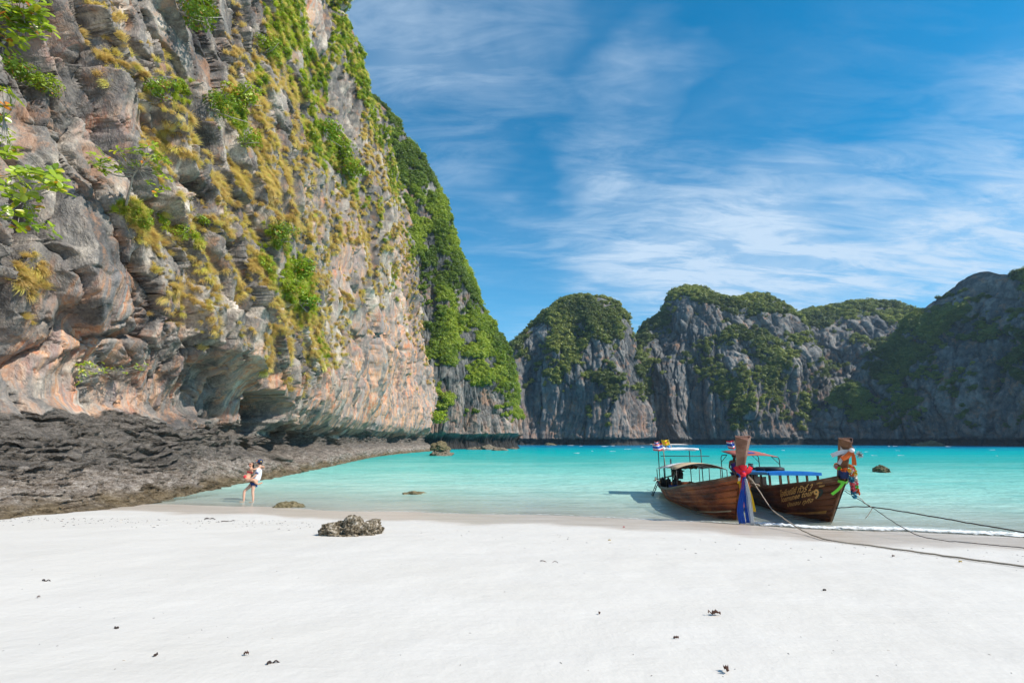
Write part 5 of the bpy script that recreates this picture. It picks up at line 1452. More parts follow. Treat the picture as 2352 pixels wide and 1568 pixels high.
def skinned(name, J, E_, mat, parent=None, root=0, sub=2):
    """J: {key: (x, y, z, rx[, ry])}; one continuous surface grown round a skeleton"""
    keys = list(J); idx = {k: i for i, k in enumerate(keys)}
    me = bpy.data.meshes.new(name)
    me.from_pydata([J[k][:3] for k in keys], [(idx[a], idx[c]) for a, c in E_], [])
    ob = bpy.data.objects.new(name, me); COL.objects.link(ob)
    md = ob.modifiers.new('skin', 'SKIN'); md.use_smooth_shade = True; md.branch_smoothing = .4
    sv = me.skin_vertices[0].data
    for k, i in idx.items():
        r = J[k][3]; ry = J[k][4] if len(J[k]) > 4 else r
        sv[i].radius = (r, ry); sv[i].use_root = (i == root)
    ob.modifiers.new('sub', 'SUBSURF').levels = sub
    ob.modifiers['sub'].render_levels = sub
    dg = bpy.context.evaluated_depsgraph_get()
    m2 = bpy.data.meshes.new_from_object(ob.evaluated_get(dg))
    bpy.data.objects.remove(ob); bpy.data.meshes.remove(me)
    m2.name = name; m2.materials.clear(); m2.materials.append(mat)
    m2.polygons.foreach_set('use_smooth', [True]*len(m2.polygons))
    return link(bpy.data.objects.new(name, m2), parent)
def hand(J, E_, pre, wrist, palm, fdir, side, curl):
    """palm with five bent fingers"""
    w = Vector(wrist); p = Vector(palm); f = Vector(fdir).normalized(); s = Vector(side).normalized(); c = Vector(curl).normalized()
    J[pre+'palm'] = (*p, .034, .022); E_.append((pre+'wr', pre+'palm'))
    for k, (o, L) in enumerate(((-.027, .062), (-.009, .075), (.009, .072), (.027, .055))):
        a = p+s*o+f*.045; b_ = a+f*L*.55+c*.015; e = b_+f*L*.3+c*.035
        for q, (pt, r) in enumerate(((a, .0095), (b_, .0085), (e, .007))):
            J[f'{pre}f{k}{q}'] = (*pt, r)
        E_ += [(pre+'palm', f'{pre}f{k}0'), (f'{pre}f{k}0', f'{pre}f{k}1'), (f'{pre}f{k}1', f'{pre}f{k}2')]
    a = p-s*.04+f*.0; b_ = a-s*.02+f*.035+c*.01
    J[pre+'t0'] = (*a, .011); J[pre+'t1'] = (*b_, .009); E_ += [(pre+'palm', pre+'t0'), (pre+'t0', pre+'t1')]
def head_shape(J, E_, neck, c, f, lean=0.0):
    """neck to crown with chin, jaw and nose; f is the facing direction"""
    n = Vector(neck); c = Vector(c); f = Vector(f).normalized()
    J['neck2'] = (*(n+(c-n)*.45), .052)
    J['head'] = (*(c+Vector((0, 0, -.015))-f*.005), .078, .088)
    J['crown'] = (*(c+Vector((0, 0, .065))-f*.012), .072, .078)
    J['chin'] = (*(c+f*.055+Vector((0, 0, -.085))), .030)
    J['nose'] = (*(c+f*.105+Vector((0, 0, -.02))), .012)
    E_ += [('neck', 'neck2'), ('neck2', 'head'), ('head', 'crown'), ('head', 'chin'), ('head', 'nose')]
    for s in (-1, 1):
        sd = Vector((-f.y, f.x, 0))*s
        J[f'ear{s}'] = (*(c+sd*.088+Vector((0, 0, -.015))-f*.01), .013, .022); E_.append(('head', f'ear{s}'))
def face_bits(parent, c, f, lipmat, eyes=True):
    c = Vector(c); f = Vector(f).normalized(); sd = Vector((-f.y, f.x, 0))
    if eyes:
        for s in (-1, 1):
            q = MB(); q.lathe([(.002, -.008), (.012, -.004), (.012, .004), (.002, .008)], c+f*.088+sd*s*.032+Vector((0, 0, .01)), 8, f.to_track_quat('Z', 'Y').to_matrix()); q.build('eye', m_hair, parent, True)
    q = MB(); q.lathe([(.004, -.006), (.02, 0), (.004, .006)], c+f*.087+Vector((0, 0, -.058)), 8, f.to_track_quat('Z', 'Y').to_matrix()); q.build('mouth', lipmat, parent, True)

feet = at_z(577, 1150, -0.02)
pg = sand_h(feet.x, feet.y)
fw = Vector((-.93, -.36, 0)).normalized()
PRZ = math.atan2(fw.y, fw.x)
# man, standing and leaning back, one knee bent
J = {'pel': (-.08, 0, .80, .125, .15)}
E_ = []
def add(k, v_, prev):
    J[k] = v_; E_.append((prev, k))
add('waist', (-.11, 0, .98, .12, .15), 'pel'); add('chest', (-.16, 0, 1.22, .125, .165), 'waist'); add('upch', (-.18, 0, 1.36, .09, .12), 'chest'); add('neck', (-.19, 0, 1.44, .052), 'upch')
head_shape(J, E_, (-.19, 0, 1.44), (-.165, 0, 1.585), (1, .25, 0))
for s, k in ((1, 'l'), (-1, 'r')):
    add(k+'sh', (-.17, s*.17, 1.37, .055), 'upch')
    add(k+'el', (-.10, s*.26, 1.10, .040), k+'sh'); add(k+'wr', (.12, s*.23, .93, .027), k+'el')
    hand(J, E_, k, (.12, s*.23, .93), (.17, s*.21, .90), (.7, -s*.5, -.4), (.3, s*.2, .9), (-.2, -s*.9, .2))
add('lhip', (-.05, .09, .76, .095), 'pel'); add('lkn', (-.03, .11, .44, .058), 'lhip'); add('lcalf', (-.06, .11, .28, .052), 'lkn'); add('lan', (-.08, .11, .07, .035), 'lcalf'); add('lheel', (-.10, .11, .03, .034), 'lan'); add('ltoe', (.09, .13, .02, .028, .042), 'lheel')
add('rhip', (-.03, -.09, .76, .095), 'pel'); add('rkn', (.30, -.10, .47, .060), 'rhip'); add('rcalf', (.30, -.10, .30, .053), 'rkn'); add('ran', (.29, -.10, .07, .036), 'rcalf'); add('rheel', (.27, -.10, .03, .034), 'ran'); add('rtoe', (.45, -.09, .02, .028, .042), 'rheel')
man = empty('person', (feet.x, feet.y, pg), PRZ)
tag(man, 'person in white t-shirt, blue shorts and navy cap, carrying another at the water edge', 'person')
body = skinned('body', J, E_, m_skin1, man)
face_bits(man, (-.165, 0, 1.585), (1, .25, 0), m_skin2)
Js = {'a': (-.085, 0, .83, .15, .18), 'b': (-.115, 0, 1.0, .135, .172), 'c': (-.165, 0, 1.22, .14, .185), 'd': (-.182, 0, 1.37, .10, .135)}
Es = [('a', 'b'), ('b', 'c'), ('c', 'd')]
for s, k in ((1, 'l'), (-1, 'r')):
    Js[k+'1'] = (-.17, s*.18, 1.36, .074); Js[k+'2'] = (-.13, s*.245, 1.19, .066); Es += [('d', k+'1'), (k+'1', k+'2')]
skinned('shirt', Js, Es, m_shirt, man)
for s in (1, -1):
    q = MB(); q.lathe([(.068, -.012), (.071, 0), (.068, .012)], (-.127, s*.248, 1.175), 12, Vector((.25, s*.35, -1)).to_track_quat('Z', 'Y').to_matrix()); q.build('sleeve_trim', m_trunks, man, True)
Jp = {'a': (-.08, 0, .83, .135, .165), 'l1': (-.05, .09, .74, .112), 'l2': (-.045, .10, .66, .10), 'r1': (-.01, -.09, .74, .112), 'r2': (.07, -.095, .68, .10)}
skinned('shorts', Jp, [('a', 'l1'), ('l1', 'l2'), ('a', 'r1'), ('r1', 'r2')], m_trunks, man)
hc = Vector((-.165, 0, 1.585)); hf = Vector((1, .25, 0)).normalized()
q = MB(); q.lathe([(.102, -.005), (.106, .03), (.10, .075), (.07, .115), (.02, .128)], hc+Vector((-.012, 0, .015)), 16); cap = q.build('cap', m_cap, man, True)
q = MB(); rows = []
for i in range(5):
    rows.append([hc+hf*(.075+.035*i-.02*(abs(j-4)/4)**2*i/4)+Vector((-hf.y, hf.x, 0))*((j-4)*.024)+Vector((0, 0, .025-.006*i)) for j in range(9)])
q.sheet(rows, (0, 0, .008)); q.build('cap_brim', m_cap, cap, True)
for (p, r) in ((hc+hf*.085+Vector((.02, .055, .085)), .034), (hc+Vector((-.06, .098, .06)), .028)):
    q = MB(); d = (p-hc-Vector((0, 0, .02))).normalized(); q.lathe([(.004, -.004), (r, 0), (.004, .012)], p, 10, d.to_track_quat('Z', 'Y').to_matrix()); q.build('cap_badge', m_yellow if r < .03 else m_orange, cap, True)
q = MB(); q.lathe([(.075, -.06), (.092, -.02), (.095, .02)], hc+Vector((-.022, 0, .0)), 14); q.build('hair', m_hair, man, True)

# woman, carried: arms round his neck, legs round his waist
J = {'pel': (.24, 0, .93, .13, .155)}; E_ = []
add('seat', (.33, 0, .90, .12, .14), 'pel'); add('waist', (.19, 0, 1.08, .095, .12), 'pel'); add('chest', (.14, 0, 1.24, .098, .13), 'waist'); add('upch', (.12, 0, 1.34, .075, .10), 'chest'); add('neck', (.12, .01, 1.41, .043), 'upch')
head_shape(J, E_, (.12, .01, 1.41), (.15, .03, 1.535), (.45, .9, 0))
for s, k in ((1, 'r'), (-1, 'l')):
    add(k+'sh', (.15, s*.145, 1.34, .045), 'upch'); add(k+'el', (-.05, s*.22, 1.335, .034), k+'sh'); add(k+'wr', (-.24, s*.09, 1.44, .024), k+'el')
    hand(J, E_, k, (-.24, s*.09, 1.44), (-.29, s*.05, 1.435), (-.8, -s*.5, -.2), (0, .2, 1), (.2, -s*.5, -.6))
    add(k+'hip', (.20, s*.12, .91, .095), 'pel')
add('rkn', (-.06, .23, .91, .062), 'rhip'); add('rcalf', (-.12, .22, .80, .054), 'rkn'); add('ran', (-.20, .20, .74, .033), 'rcalf'); add('rheel', (-.23, .20, .74, .030), 'ran'); add('rtoe', (-.37, .18, .80, .024, .036), 'rheel')
add('lkn', (.0, -.24, .90, .062), 'lhip'); add('lcalf', (.08, -.20, .76, .052), 'lkn'); add('lan', (.16, -.12, .66, .033), 'lcalf'); add('lheel', (.17, -.10, .63, .03), 'lan'); add('ltoe', (.20, -.04, .58, .024, .034), 'lheel')
wom = empty('person', (feet.x, feet.y, pg), PRZ)
tag(wom, 'person in a coral swimsuit and sunglasses, carried with legs wrapped round the other', 'person')
skinned('body', J, E_, m_skin2, wom)
hc = Vector((.15, .03, 1.535)); hf = Vector((.45, .9, 0)).normalized()
face_bits(wom, hc, hf, m_coral, False)
skinned('swim_top', {'a': (.17, 0, 1.16, .118, .150), 'b': (.14, 0, 1.27, .122, .152)}, [('a', 'b')], m_coral, wom)
skinned('swim_bottom', {'a': (.20, 0, 1.06, .122, .150), 'b': (.25, 0, .98, .150, .178), 'c': (.30, 0, .92, .135, .15)}, [('a', 'b'), ('b', 'c')], m_coral, wom)
Jh = {'a': (*(hc+Vector((0, 0, .055))-hf*.03), .086, .09), 'b': (*(hc-hf*.085+Vector((0, 0, -.01))), .072), 'c': (*(hc-hf*.115+Vector((-.02, 0, -.11))), .062), 'd': (*(hc-hf*.10+Vector((-.02, -.01, -.22))), .034)}
skinned('hair', Jh, [('a', 'b'), ('b', 'c'), ('c', 'd')], m_hair, wom)
sd = Vector((-hf.y, hf.x, 0)); q = MB()
for s in (-1, 1):
    q.lathe([(.006, -.004), (.028, 0), (.006, .005)], hc+hf*.094+sd*s*.034+Vector((0, 0, .012)), 10, hf.to_track_quat('Z', 'Y').to_matrix())
q.tube([hc+hf*.098-sd*.01+Vector((0, 0, .016)), hc+hf*.098+sd*.01+Vector((0, 0, .016))], .004, 5)
for s in (-1, 1): q.tube([hc+hf*.085+sd*s*.06+Vector((0, 0, .014)), hc+sd*s*.092+Vector((0, 0, .012))], .004, 5)
q.build('sunglasses', m_glass, wom, True)

# boatman standing at the stern of the dark boat
bm_ = HR.M.inverted() @ at_y(1689, 1090, 22.3)
J = {'pel': (0, 0, .92, .12, .15)}; E_ = []
add('waist', (0, 0, 1.06, .115, .145), 'pel'); add('chest', (0, 0, 1.26, .12, .165), 'waist'); add('upch', (0, 0, 1.40, .085, .12), 'chest'); add('neck', (.01, 0, 1.47, .05), 'upch')
head_shape(J, E_, (.01, 0, 1.47), (.03, 0, 1.61), (.6, .8, 0))
for s, k in ((1, 'l'), (-1, 'r')):
    add(k+'sh', (0, s*.18, 1.40, .052), 'upch'); add(k+'el', (.04, s*.25, 1.14, .038), k+'sh'); add(k+'wr', (.22, s*.22, .98, .026), k+'el')
    hand(J, E_, k, (.22, s*.22, .98), (.27, s*.2, .95), (.8, -s*.3, -.4), (0, s*1, 0), (-.2, 0, -.9))
    add(k+'hip', (0, s*.09, .88, .092), 'pel'); add(k+'kn', (.03, s*.10, .50, .056), k+'hip'); add(k+'calf', (.0, s*.10, .33, .05), k+'kn'); add(k+'an', (-.02, s*.10, .08, .035), k+'calf'); add(k+'toe', (.13, s*.12, .03, .03, .04), k+'an')
mw = HR.M @ Vector((bm_.x, bm_.y, .10))
bmn = empty('person', mw, -PI/2)
tag(bmn, 'person in a purple vest standing under the red awning, half hidden by the prow', 'person')
skinned('body', J, E_, m_skin3, bmn)
face_bits(bmn, (.03, 0, 1.61), (.6, .8, 0), m_skin3)
skinned('vest', {'a': (0, 0, .90, .135, .165), 'b': (0, 0, 1.08, .128, .16), 'c': (0, 0, 1.26, .132, .178), 'd': (0, 0, 1.39, .095, .135)}, [('a', 'b'), ('b', 'c'), ('c', 'd')], m_purple, bmn)
skinned('shorts', {'a': (0, 0, .92, .13, .16), 'l1': (0, .09, .84, .108), 'l2': (.02, .10, .62, .09), 'r1': (0, -.09, .84, .108), 'r2': (.02, -.10, .62, .09)}, [('a', 'l1'), ('l1', 'l2'), ('a', 'r1'), ('r1', 'r2')], m_navy, bmn)
q = MB(); q.lathe([(.08, -.03), (.096, .02), (.095, .06), (.07, .10), (.02, .115)], Vector((.018, 0, 1.615)), 14); q.build('hair', m_hair, bmn, True)
# ------------------------------------------------------------------ the leafy trees that grow on the near cliff
m_leaf_big = leaf_material('leaves_broad', (0.12, 0.24, 0.012), (0.26, 0.44, 0.015), (0.46, 0.58, 0.03), 0.4, kind='OBJECT')
def leaf_mesh(name, col, seed):
    """broad blunt leaf, folded along its rib and drooping"""
    r = random.Random(seed); V_ = []; L = 1.0
    prof = [(0, .02), (.25, .12), (.5, .22), (.75, .27), (.92, .20), (1.0, .05)]
    for t, w in prof:
        z = -.18*t*t+.02*r.uniform(-1, 1)
        V_ += [(t, -w, z+.07*w/.27), (t, 0, z-.01), (t, w, z+.07*w/.27)]
    Q_ = []
    for i in range(len(prof)-1):
        Q_ += [(3*i, 3*i+3, 3*i+4, 3*i+1), (3*i+1, 3*i+4, 3*i+5, 3*i+2)]
    return np_mesh(name, np.array(V_), np.array(Q_), col, True)
def flat_leaf_mat(name, c, c2, trans=.4):
    m, b = mat_new(name)
    oi = b('ShaderNodeObjectInfo')
    cc = b.ramp(oi.outputs['Random'], [(0.0, c2), (.55, c), (1.0, [min(1, q*1.35) for q in c])])
    d = b('ShaderNodeBsdfDiffuse', {'Color': cc}); t = b('ShaderNodeBsdfTranslucent', {'Color': b.mix(.4, cc, (.4, .5, .02))}); g = b('ShaderNodeBsdfGlossy', {'Color': (1, 1, .9), 'Roughness': .35})
    s1 = b('ShaderNodeMixShader', {0: trans, 1: d.outputs[0], 2: t.outputs[0]}); s2 = b('ShaderNodeMixShader', {0: .06, 1: s1.outputs[0], 2: g.outputs[0]})
    b('ShaderNodeOutputMaterial', {0: s2.outputs[0]}); return m
m_lf = flat_leaf_mat('leaf_green', (.30, .40, .015), (.13, .23, .012))
m_lf2 = flat_leaf_mat('leaf_yellow', (.62, .52, .03), (.40, .42, .02))
m_lf3 = flat_leaf_mat('leaf_orange', (.62, .20, .02), (.45, .12, .015))
LM = [leaf_mesh('leaf', m_lf, 1), leaf_mesh('leaf', m_lf, 2), leaf_mesh('leaf', m_lf2, 3), leaf_mesh('leaf', m_lf3, 4)]
rl = random.Random(21)
def leafy_tree(name, label, root, trunk_px, clusters, leaf, per, front, twig=.012, trunk_r=.05, spread=1.0, group='trees rooted on the near cliff', sag=.0):
    """root: picture point on the cliff; trunk_px: picture points of the stem; clusters: picture points of leaf rosettes; front: metres it stands off the rock"""
    P0, N0 = cliff_at(*root) if root[0] > 0 else (cliff_at(8, root[1])[0]+Vector((-.6, -1.2, 0)), Vector((1, -.3, 0)))
    d0 = (P0-Vector((0, 0, CAM_H))).length
    T = empty(name, P0)
    tag(T, label, 'tree', group)
    def at_d(px, py, off):
        r_v = ray(px, py).normalized()
        Pc, Nc = cliff_at(max(px, 4), max(py, 4))
        dc = (Pc-Vector((0, 0, CAM_H))).length
        d = min(dc-.25, d0-off)
        return Vector((0, 0, CAM_H))+r_v*d
    tp = [P0-N0*.1]+[at_d(px, py, front*(i+1)/(len(trunk_px)+1)) for i, (px, py) in enumerate(trunk_px)]
    q = MB()
    tc_ = [Vector(p) for p in catmull([tuple(p) for p in tp], 10)] if len(tp) > 2 else tp
    q.tube([p-P0 for p in tc_], [trunk_r*(1-.55*i/(len(tc_)-1)) for i in range(len(tc_))], 7)
    CP = []
    for (px, py) in clusters:
        c = at_d(px, py, front*rl.uniform(.6, 1.3)); CP.append(c)
        j = min(range(len(tc_)), key=lambda k: (tc_[k]-c).length*(1.0 if k > 3 else 1.6))
        a = tc_[j]; mid = (a+c)/2+Vector((rl.gauss(0, .06), rl.gauss(0, .06), rl.gauss(0, .05)-.06*(a-c).length))
        pts = [Vector(p) for p in catmull([tuple(a), tuple(mid), tuple(c)], 7)]
        q.tube([p-P0 for p in pts], [twig*(1.6-1.0*i/6) for i in range(7)], 5)
    q.build('trunk', m_twig, T, True)
    for c in CP:
        ax = Vector((rl.gauss(0, .5)+.5, rl.gauss(0, .5)-.5, rl.uniform(.4, 1.2))).normalized()
        base_q = ax.to_track_quat('Z', 'Y')
        for k in range(per):
            o = bpy.data.objects.new('leaf', rl.choices(LM, (10, 10, 1.6, .9))[0]); link(o, T)
            tilt = rl.uniform(.05, .75)
            M = base_q.to_matrix() @ Matrix.Rotation(2*PI*k/per+rl.gauss(0, .25), 3, 'Z') @ Matrix.Rotation(-tilt*.9+.15, 3, 'Y')
            o.rotation_euler = M.to_euler(); o.location = c-P0+Vector((rl.gauss(0, .3), rl.gauss(0, .3), rl.gauss(0, .3)))*leaf*.5*spread
            s_ = leaf*rl.uniform(.7, 1.2); o.scale = (s_, s_, s_)
    return T
def cl_box(x0, x1, y0, y1, n, seed, fn=None):
    r = random.Random(seed); out = []
    while len(out) < n:
        p = (r.uniform(x0, x1), r.uniform(y0, y1))
        if fn is None or fn(*p): out.append(p)
    return out
leafy_tree('almond_tree', 'bright broad-leaved branch filling the top left corner', (-30, 150), [(-10, 110), (25, 75), (60, 55)], cl_box(-10, 105, -15, 95, 44, 1, lambda x, y: x+y*.7 < 118)+[(100, 60), (115, 68), (20, 110), (50, 100), (8, 130), (95, 85)], .31, 8, 3.0, .014, .06)
leafy_tree('almond_tree', 'sprig of dark green leaves at the left edge, below the corner branch', (-30, 330), [(-12, 290), (8, 270)], [(5, 205), (20, 215), (38, 225), (10, 245), (4, 268), (14, 300), (8, 320), (20, 335), (30, 345), (5, 350), (22, 355)], .30, 8, 2.6, .010, .03)
leafy_tree('almond_tree', 'bare-twigged branch with bright round leaves at the left edge', (-30, 520), [(-10, 490), (20, 470), (60, 455)], cl_box(10, 145, 388, 435, 20, 4)+[(20, 450), (50, 445), (80, 455), (75, 478), (15, 430), (30, 480), (60, 500), (95, 520), (120, 530), (40, 525), (10, 500), (125, 410), (142, 440), (70, 515)], .30, 7, 2.8, .008, .03)
leafy_tree('almond_tree', 'spreading small tree with a grey trunk on the grassy ledge', (290, 478), [(293, 455), (300, 430), (305, 405), (318, 388)], cl_box(212, 395, 335, 395, 36, 6, lambda x, y: abs(x-305) < 100-(y-345)*.2)+[(375, 405), (390, 412), (378, 432), (345, 420), (360, 440), (240, 395)], .23, 8, 1.2, .010, .06)
leafy_tree('beach_shrub', 'wind-swept shrub of pale twigs and few leaves above the undercut', (262, 868), [(258, 862), (250, 856), (240, 852)], cl_box(176, 335, 830, 858, 34, 8, lambda x, y: y > 826+((x-255)/80)**2*9)+[(180, 868), (186, 876), (195, 860), (178, 880), (325, 850), (330, 845)], .10, 7, 1.3, .010, .035)
# thicket of bare twigs for the last one
P0, N0 = cliff_at(262, 868); q = MB()
for k in range(70):
    a = Vector((0, 0, 0)); px, py = rl.uniform(178, 330), rl.uniform(832, 872)
    e = at_y(px, py, P0.y-rl.uniform(.2, 1.2))-P0; mid = (a+e)/2+Vector((rl.gauss(0, .12), rl.gauss(0, .12), rl.gauss(0, .1)))
    q.tube([Vector(p) for p in catmull([tuple(a), tuple(mid), tuple(e)], 6)], [.012, .011, .009, .008, .006, .004], 4)
q.build('twigs', m_twig, bpy.data.objects['beach_shrub'], True)

# single shrubs: own stem, own foliage
def foliage_mesh(seed, n_lobe, per, leaf, mat):
    o = crown_proto('foliage', seed, n_lobe, per, leaf, mat); me = o.data; bpy.data.objects.remove(o)
    return me
m_leaf_sh = [leaf_material(f'leaves_single_{i}', (0.09, 0.18, 0.012), c, (0.42, 0.52, 0.025), .35, dry=(.42, .16, .02), kind='OBJECT') for i, c in enumerate([(.22, .36, .014), (.12, .22, .012), (.30, .40, .02)])]
for m in m_leaf_sh:
    for nd in m.node_tree.nodes:
        if nd.type == 'ATTRIBUTE' and nd.attribute_name == 'tint': nd.attribute_name = 'tint_value'
shrubs = [(376, 226, 34, 0, 'round bright green shrub beside grey slabs, upper left of the cliff'), (415, 28, 46, 1, 'dark leafy shrub with orange leaves at the top edge'), (468, 18, 36, 1, 'small dark shrub at the top edge, right of the orange-leaved one'), (487, 250, 38, 1, 'dark green shrub at the left end of the grassy hollow'), (545, 235, 40, 2, 'yellow-green shrub in the middle of the grassy hollow'), (560, 330, 34, 0, 'shrub on the lower rim of the grassy hollow'), (405, 545, 26, 2, 'small bright shrub at the lower end of the grassy ledge'), (470, 512, 22, 0, 'little shrub on a twig right of the grassy ledge'), (640, 545, 36, 1, 'dark shrub in the upper part of the green gully'), (668, 620, 40, 0, 'leafy shrub in the middle of the green gully'), (686, 690, 40, 0, 'shrub with pale stems low in the green gully'), (655, 672, 26, 2, 'small yellowish shrub beside the pale-stemmed one'), (770, 345, 40, 2, 'bright shrub in the steep green strip'), (745, 300, 36, 0, 'shrub at the top of the steep green strip'), (800, 400, 34, 2, 'shrub at the foot of the steep green strip'), (1012, 970, 30, 2, 'pale green shrub at the base of the cliff corner by the water'), (610, 120, 30, 2, 'light green shrub with a white trunk high on the cliff'), (60, 200, 40, 1, 'shrub hanging below the top left branch'), (120, 215, 30, 2, 'thin shrub on the rock left of centre top')]
for k, (px, py, rpx, mi, lab) in enumerate(shrubs):
    P0, N0 = cliff_at(px, py); d = (P0-Vector((0, 0, CAM_H))).length; rad = rpx/F_PX*d
    T = empty('shrub', P0, rl.uniform(0, 6)); tag(T, lab, 'shrub', 'shrubs on the cliff')
    me = foliage_mesh(200+k, 11, 75, .085 if d > 40 else .07, m_leaf_sh[mi])
    f = bpy.data.objects.new('foliage', me); link(f, T); f['tint_value'] = rl.uniform(.35, .7)
    Rz = Matrix.Rotation(-T.rotation_euler.z, 3, 'Z')
    f.location = Rz @ (Vector((N0.x, N0.y, max(N0.z, .2)))*rad*.45); f.scale = (rad, rad, rad*.85)
    q = MB()
    for j in range(5):
        e = Vector(f.location)+Vector((rl.gauss(0, .4), rl.gauss(0, .4), rl.gauss(0, .3)))*rad; q.tube([Vector((0, 0, 0))-Rz @ N0*.1, e*.5+Vector((rl.gauss(0, .1), rl.gauss(0, .1), -.1))*rad, e], [.03*rad, .022*rad, .01*rad], 5)
    q.build('stem', m_twig, T, True)
# ------------------------------------------------------------------ rocks, foam and litter
def rock_mat(name, stops, sc, green=0.0):
    m, b = mat_new(name); tcn = b('ShaderNodeTexCoord'); v_ = tcn.outputs['Object']
    n = b.noise(v_, sc, 6, .72); vo = b('ShaderNodeTexVoronoi', {'Vector': v_, 'Scale': sc*2.2})
    f = b.math('ADD', b.math('MULTIPLY', n, .75), b.math('MULTIPLY', vo.outputs[0], .3))
    c = b.ramp(f, stops)
    bp = b('ShaderNodeBump', {'Strength': .9, 'Distance': .03, 'Height': f})
    pr = b('ShaderNodeBsdfPrincipled', {'Base Color': c, 'Roughness': .9, 'Normal': bp.outputs[0], 'Specular IOR Level': .2}); b('ShaderNodeOutputMaterial', {0: pr.outputs[0]}); return m
m_oyster = rock_mat('rock_shelly', [(.38, (.035, .027, .017)), (.50, (.12, .095, .062)), (.60, (.25, .21, .155)), (.74, (.55, .49, .43))], 9)
m_wetrock = rock_mat('rock_wet', [(.36, (.05, .042, .02)), (.52, (.13, .105, .055)), (.68, (.24, .20, .12))], 5)
def boulder(name, c, size, seed, mat, label, amp=.18, n=90, shape=None, rz=0.0, cell=6.0):
    th = np.linspace(0, 2*PI, 2*n, endpoint=False)[None, :]; ph = np.linspace(-.25, PI/2, n)[:, None]
    x = np.cos(ph)*np.cos(th); y = np.cos(ph)*np.sin(th); z = np.sin(ph)+0*th
    e = 1+amp*2.0*fbm(x*1.3+seed, y*1.3, z*1.3, 3, seed)+amp*.6*fbm(x*4, y*4, z*4, 3, seed+3)
    f1, f2, r1, a, b_ = voro(x*cell, y*cell, z*cell, seed+5)
    e = e+amp*.55*(.5-f1)*(.4+r1)+amp*.12*fbm(x*18, y*18, z*18, 2, seed+7)
    if shape is not None: e = e*shape(x, y, z)
    V_ = np.stack([x*e*size[0], y*e*size[1], z*e*size[2]], -1)
    o = link(bpy.data.objects.new(name, np_mesh(name, V_, grid_quads(n, 2*n, True), mat))); o.location = c; o.rotation_euler = (0, 0, rz)
    if label: tag(o, label, 'rock')
    return o
p = on_sand(812, 1226, 0); d = p.y
boulder('boulder', (p.x, p.y, p.z-.05), (.74, .45, .36), 5, m_oyster, 'rough shell-crusted boulder sitting on the dry white sand', .20, 150, lambda x, y, z: 1+.22*np.exp(-((x+.05)/.25)**2)*z+.12*np.exp(-((x-.55)/.2)**2)*z-.18*np.exp(-((x-.3)/.12)**2)*z, 0.1, 8.5)
p = at_z(663, 1163, 0); boulder('rock', (p.x, p.y, -.12), (.62, .5, .30), 9, m_wetrock, 'low brown rock at the very edge of the water, near the couple', .10, 60)
p = at_z(950, 1133, 0); boulder('rock', (p.x, p.y, -.12), (.55, .55, .22), 11, m_wetrock, 'flat rock just breaking the pale water left of centre', .16, 60)
p = at_z(2027, 1084, 0); boulder('rock', (p.x, p.y, -.1), (.50, .6, .55), 15, m_wetrock, 'dark lone rock out in the bay right of the boats', .2, 60)
p = at_z(1013, 1046, 0); boulder('rock', (p.x, p.y, -.2), (1.7, 1.6, 1.3), 17, m_oyster, 'stubby rock standing in the water off the cliff corner', .16, 60)
boulder('rock', (p.x-.3, p.y+.3, 1.15), (1.6, 1.5, 1.1), 19, m_wetrock, 'brown block resting on the stubby rock off the cliff corner', .14, 50)
for k, (px, py, s, lab) in enumerate([(1085, 1032, 1.1, 'small rock awash below the headland, left one'), (1120, 1032, 1.8, 'broad low rock awash below the headland, middle one'), (1146, 1034, 1.3, 'pale round rock awash below the headland, right one'), (1180, 1031, .9, 'small dark rock awash at the tip of the headland')]):
    p = at_z(px, py, 0); boulder('rock', (p.x, p.y, -.25), (s*1.5, s, s*.75), 23+k, m_oyster, lab, .2, 40)
p = at_z(1700, 1015.5, 0)
for k, (px, s, lab) in enumerate([(1263, 2.2, 'small rock at the foot of the domed hill'), (2135, 4.0, 'brown rock at the foot of the shaded hill')]):
    P_ = Vector((0, 0, CAM_H))+ray(px, 1019)*(270 if k == 0 else 225); boulder('rock', (P_.x, P_.y, -.3), (s*1.6, s, s*.6), 41+k, m_wetrock, lab, .2, 40)

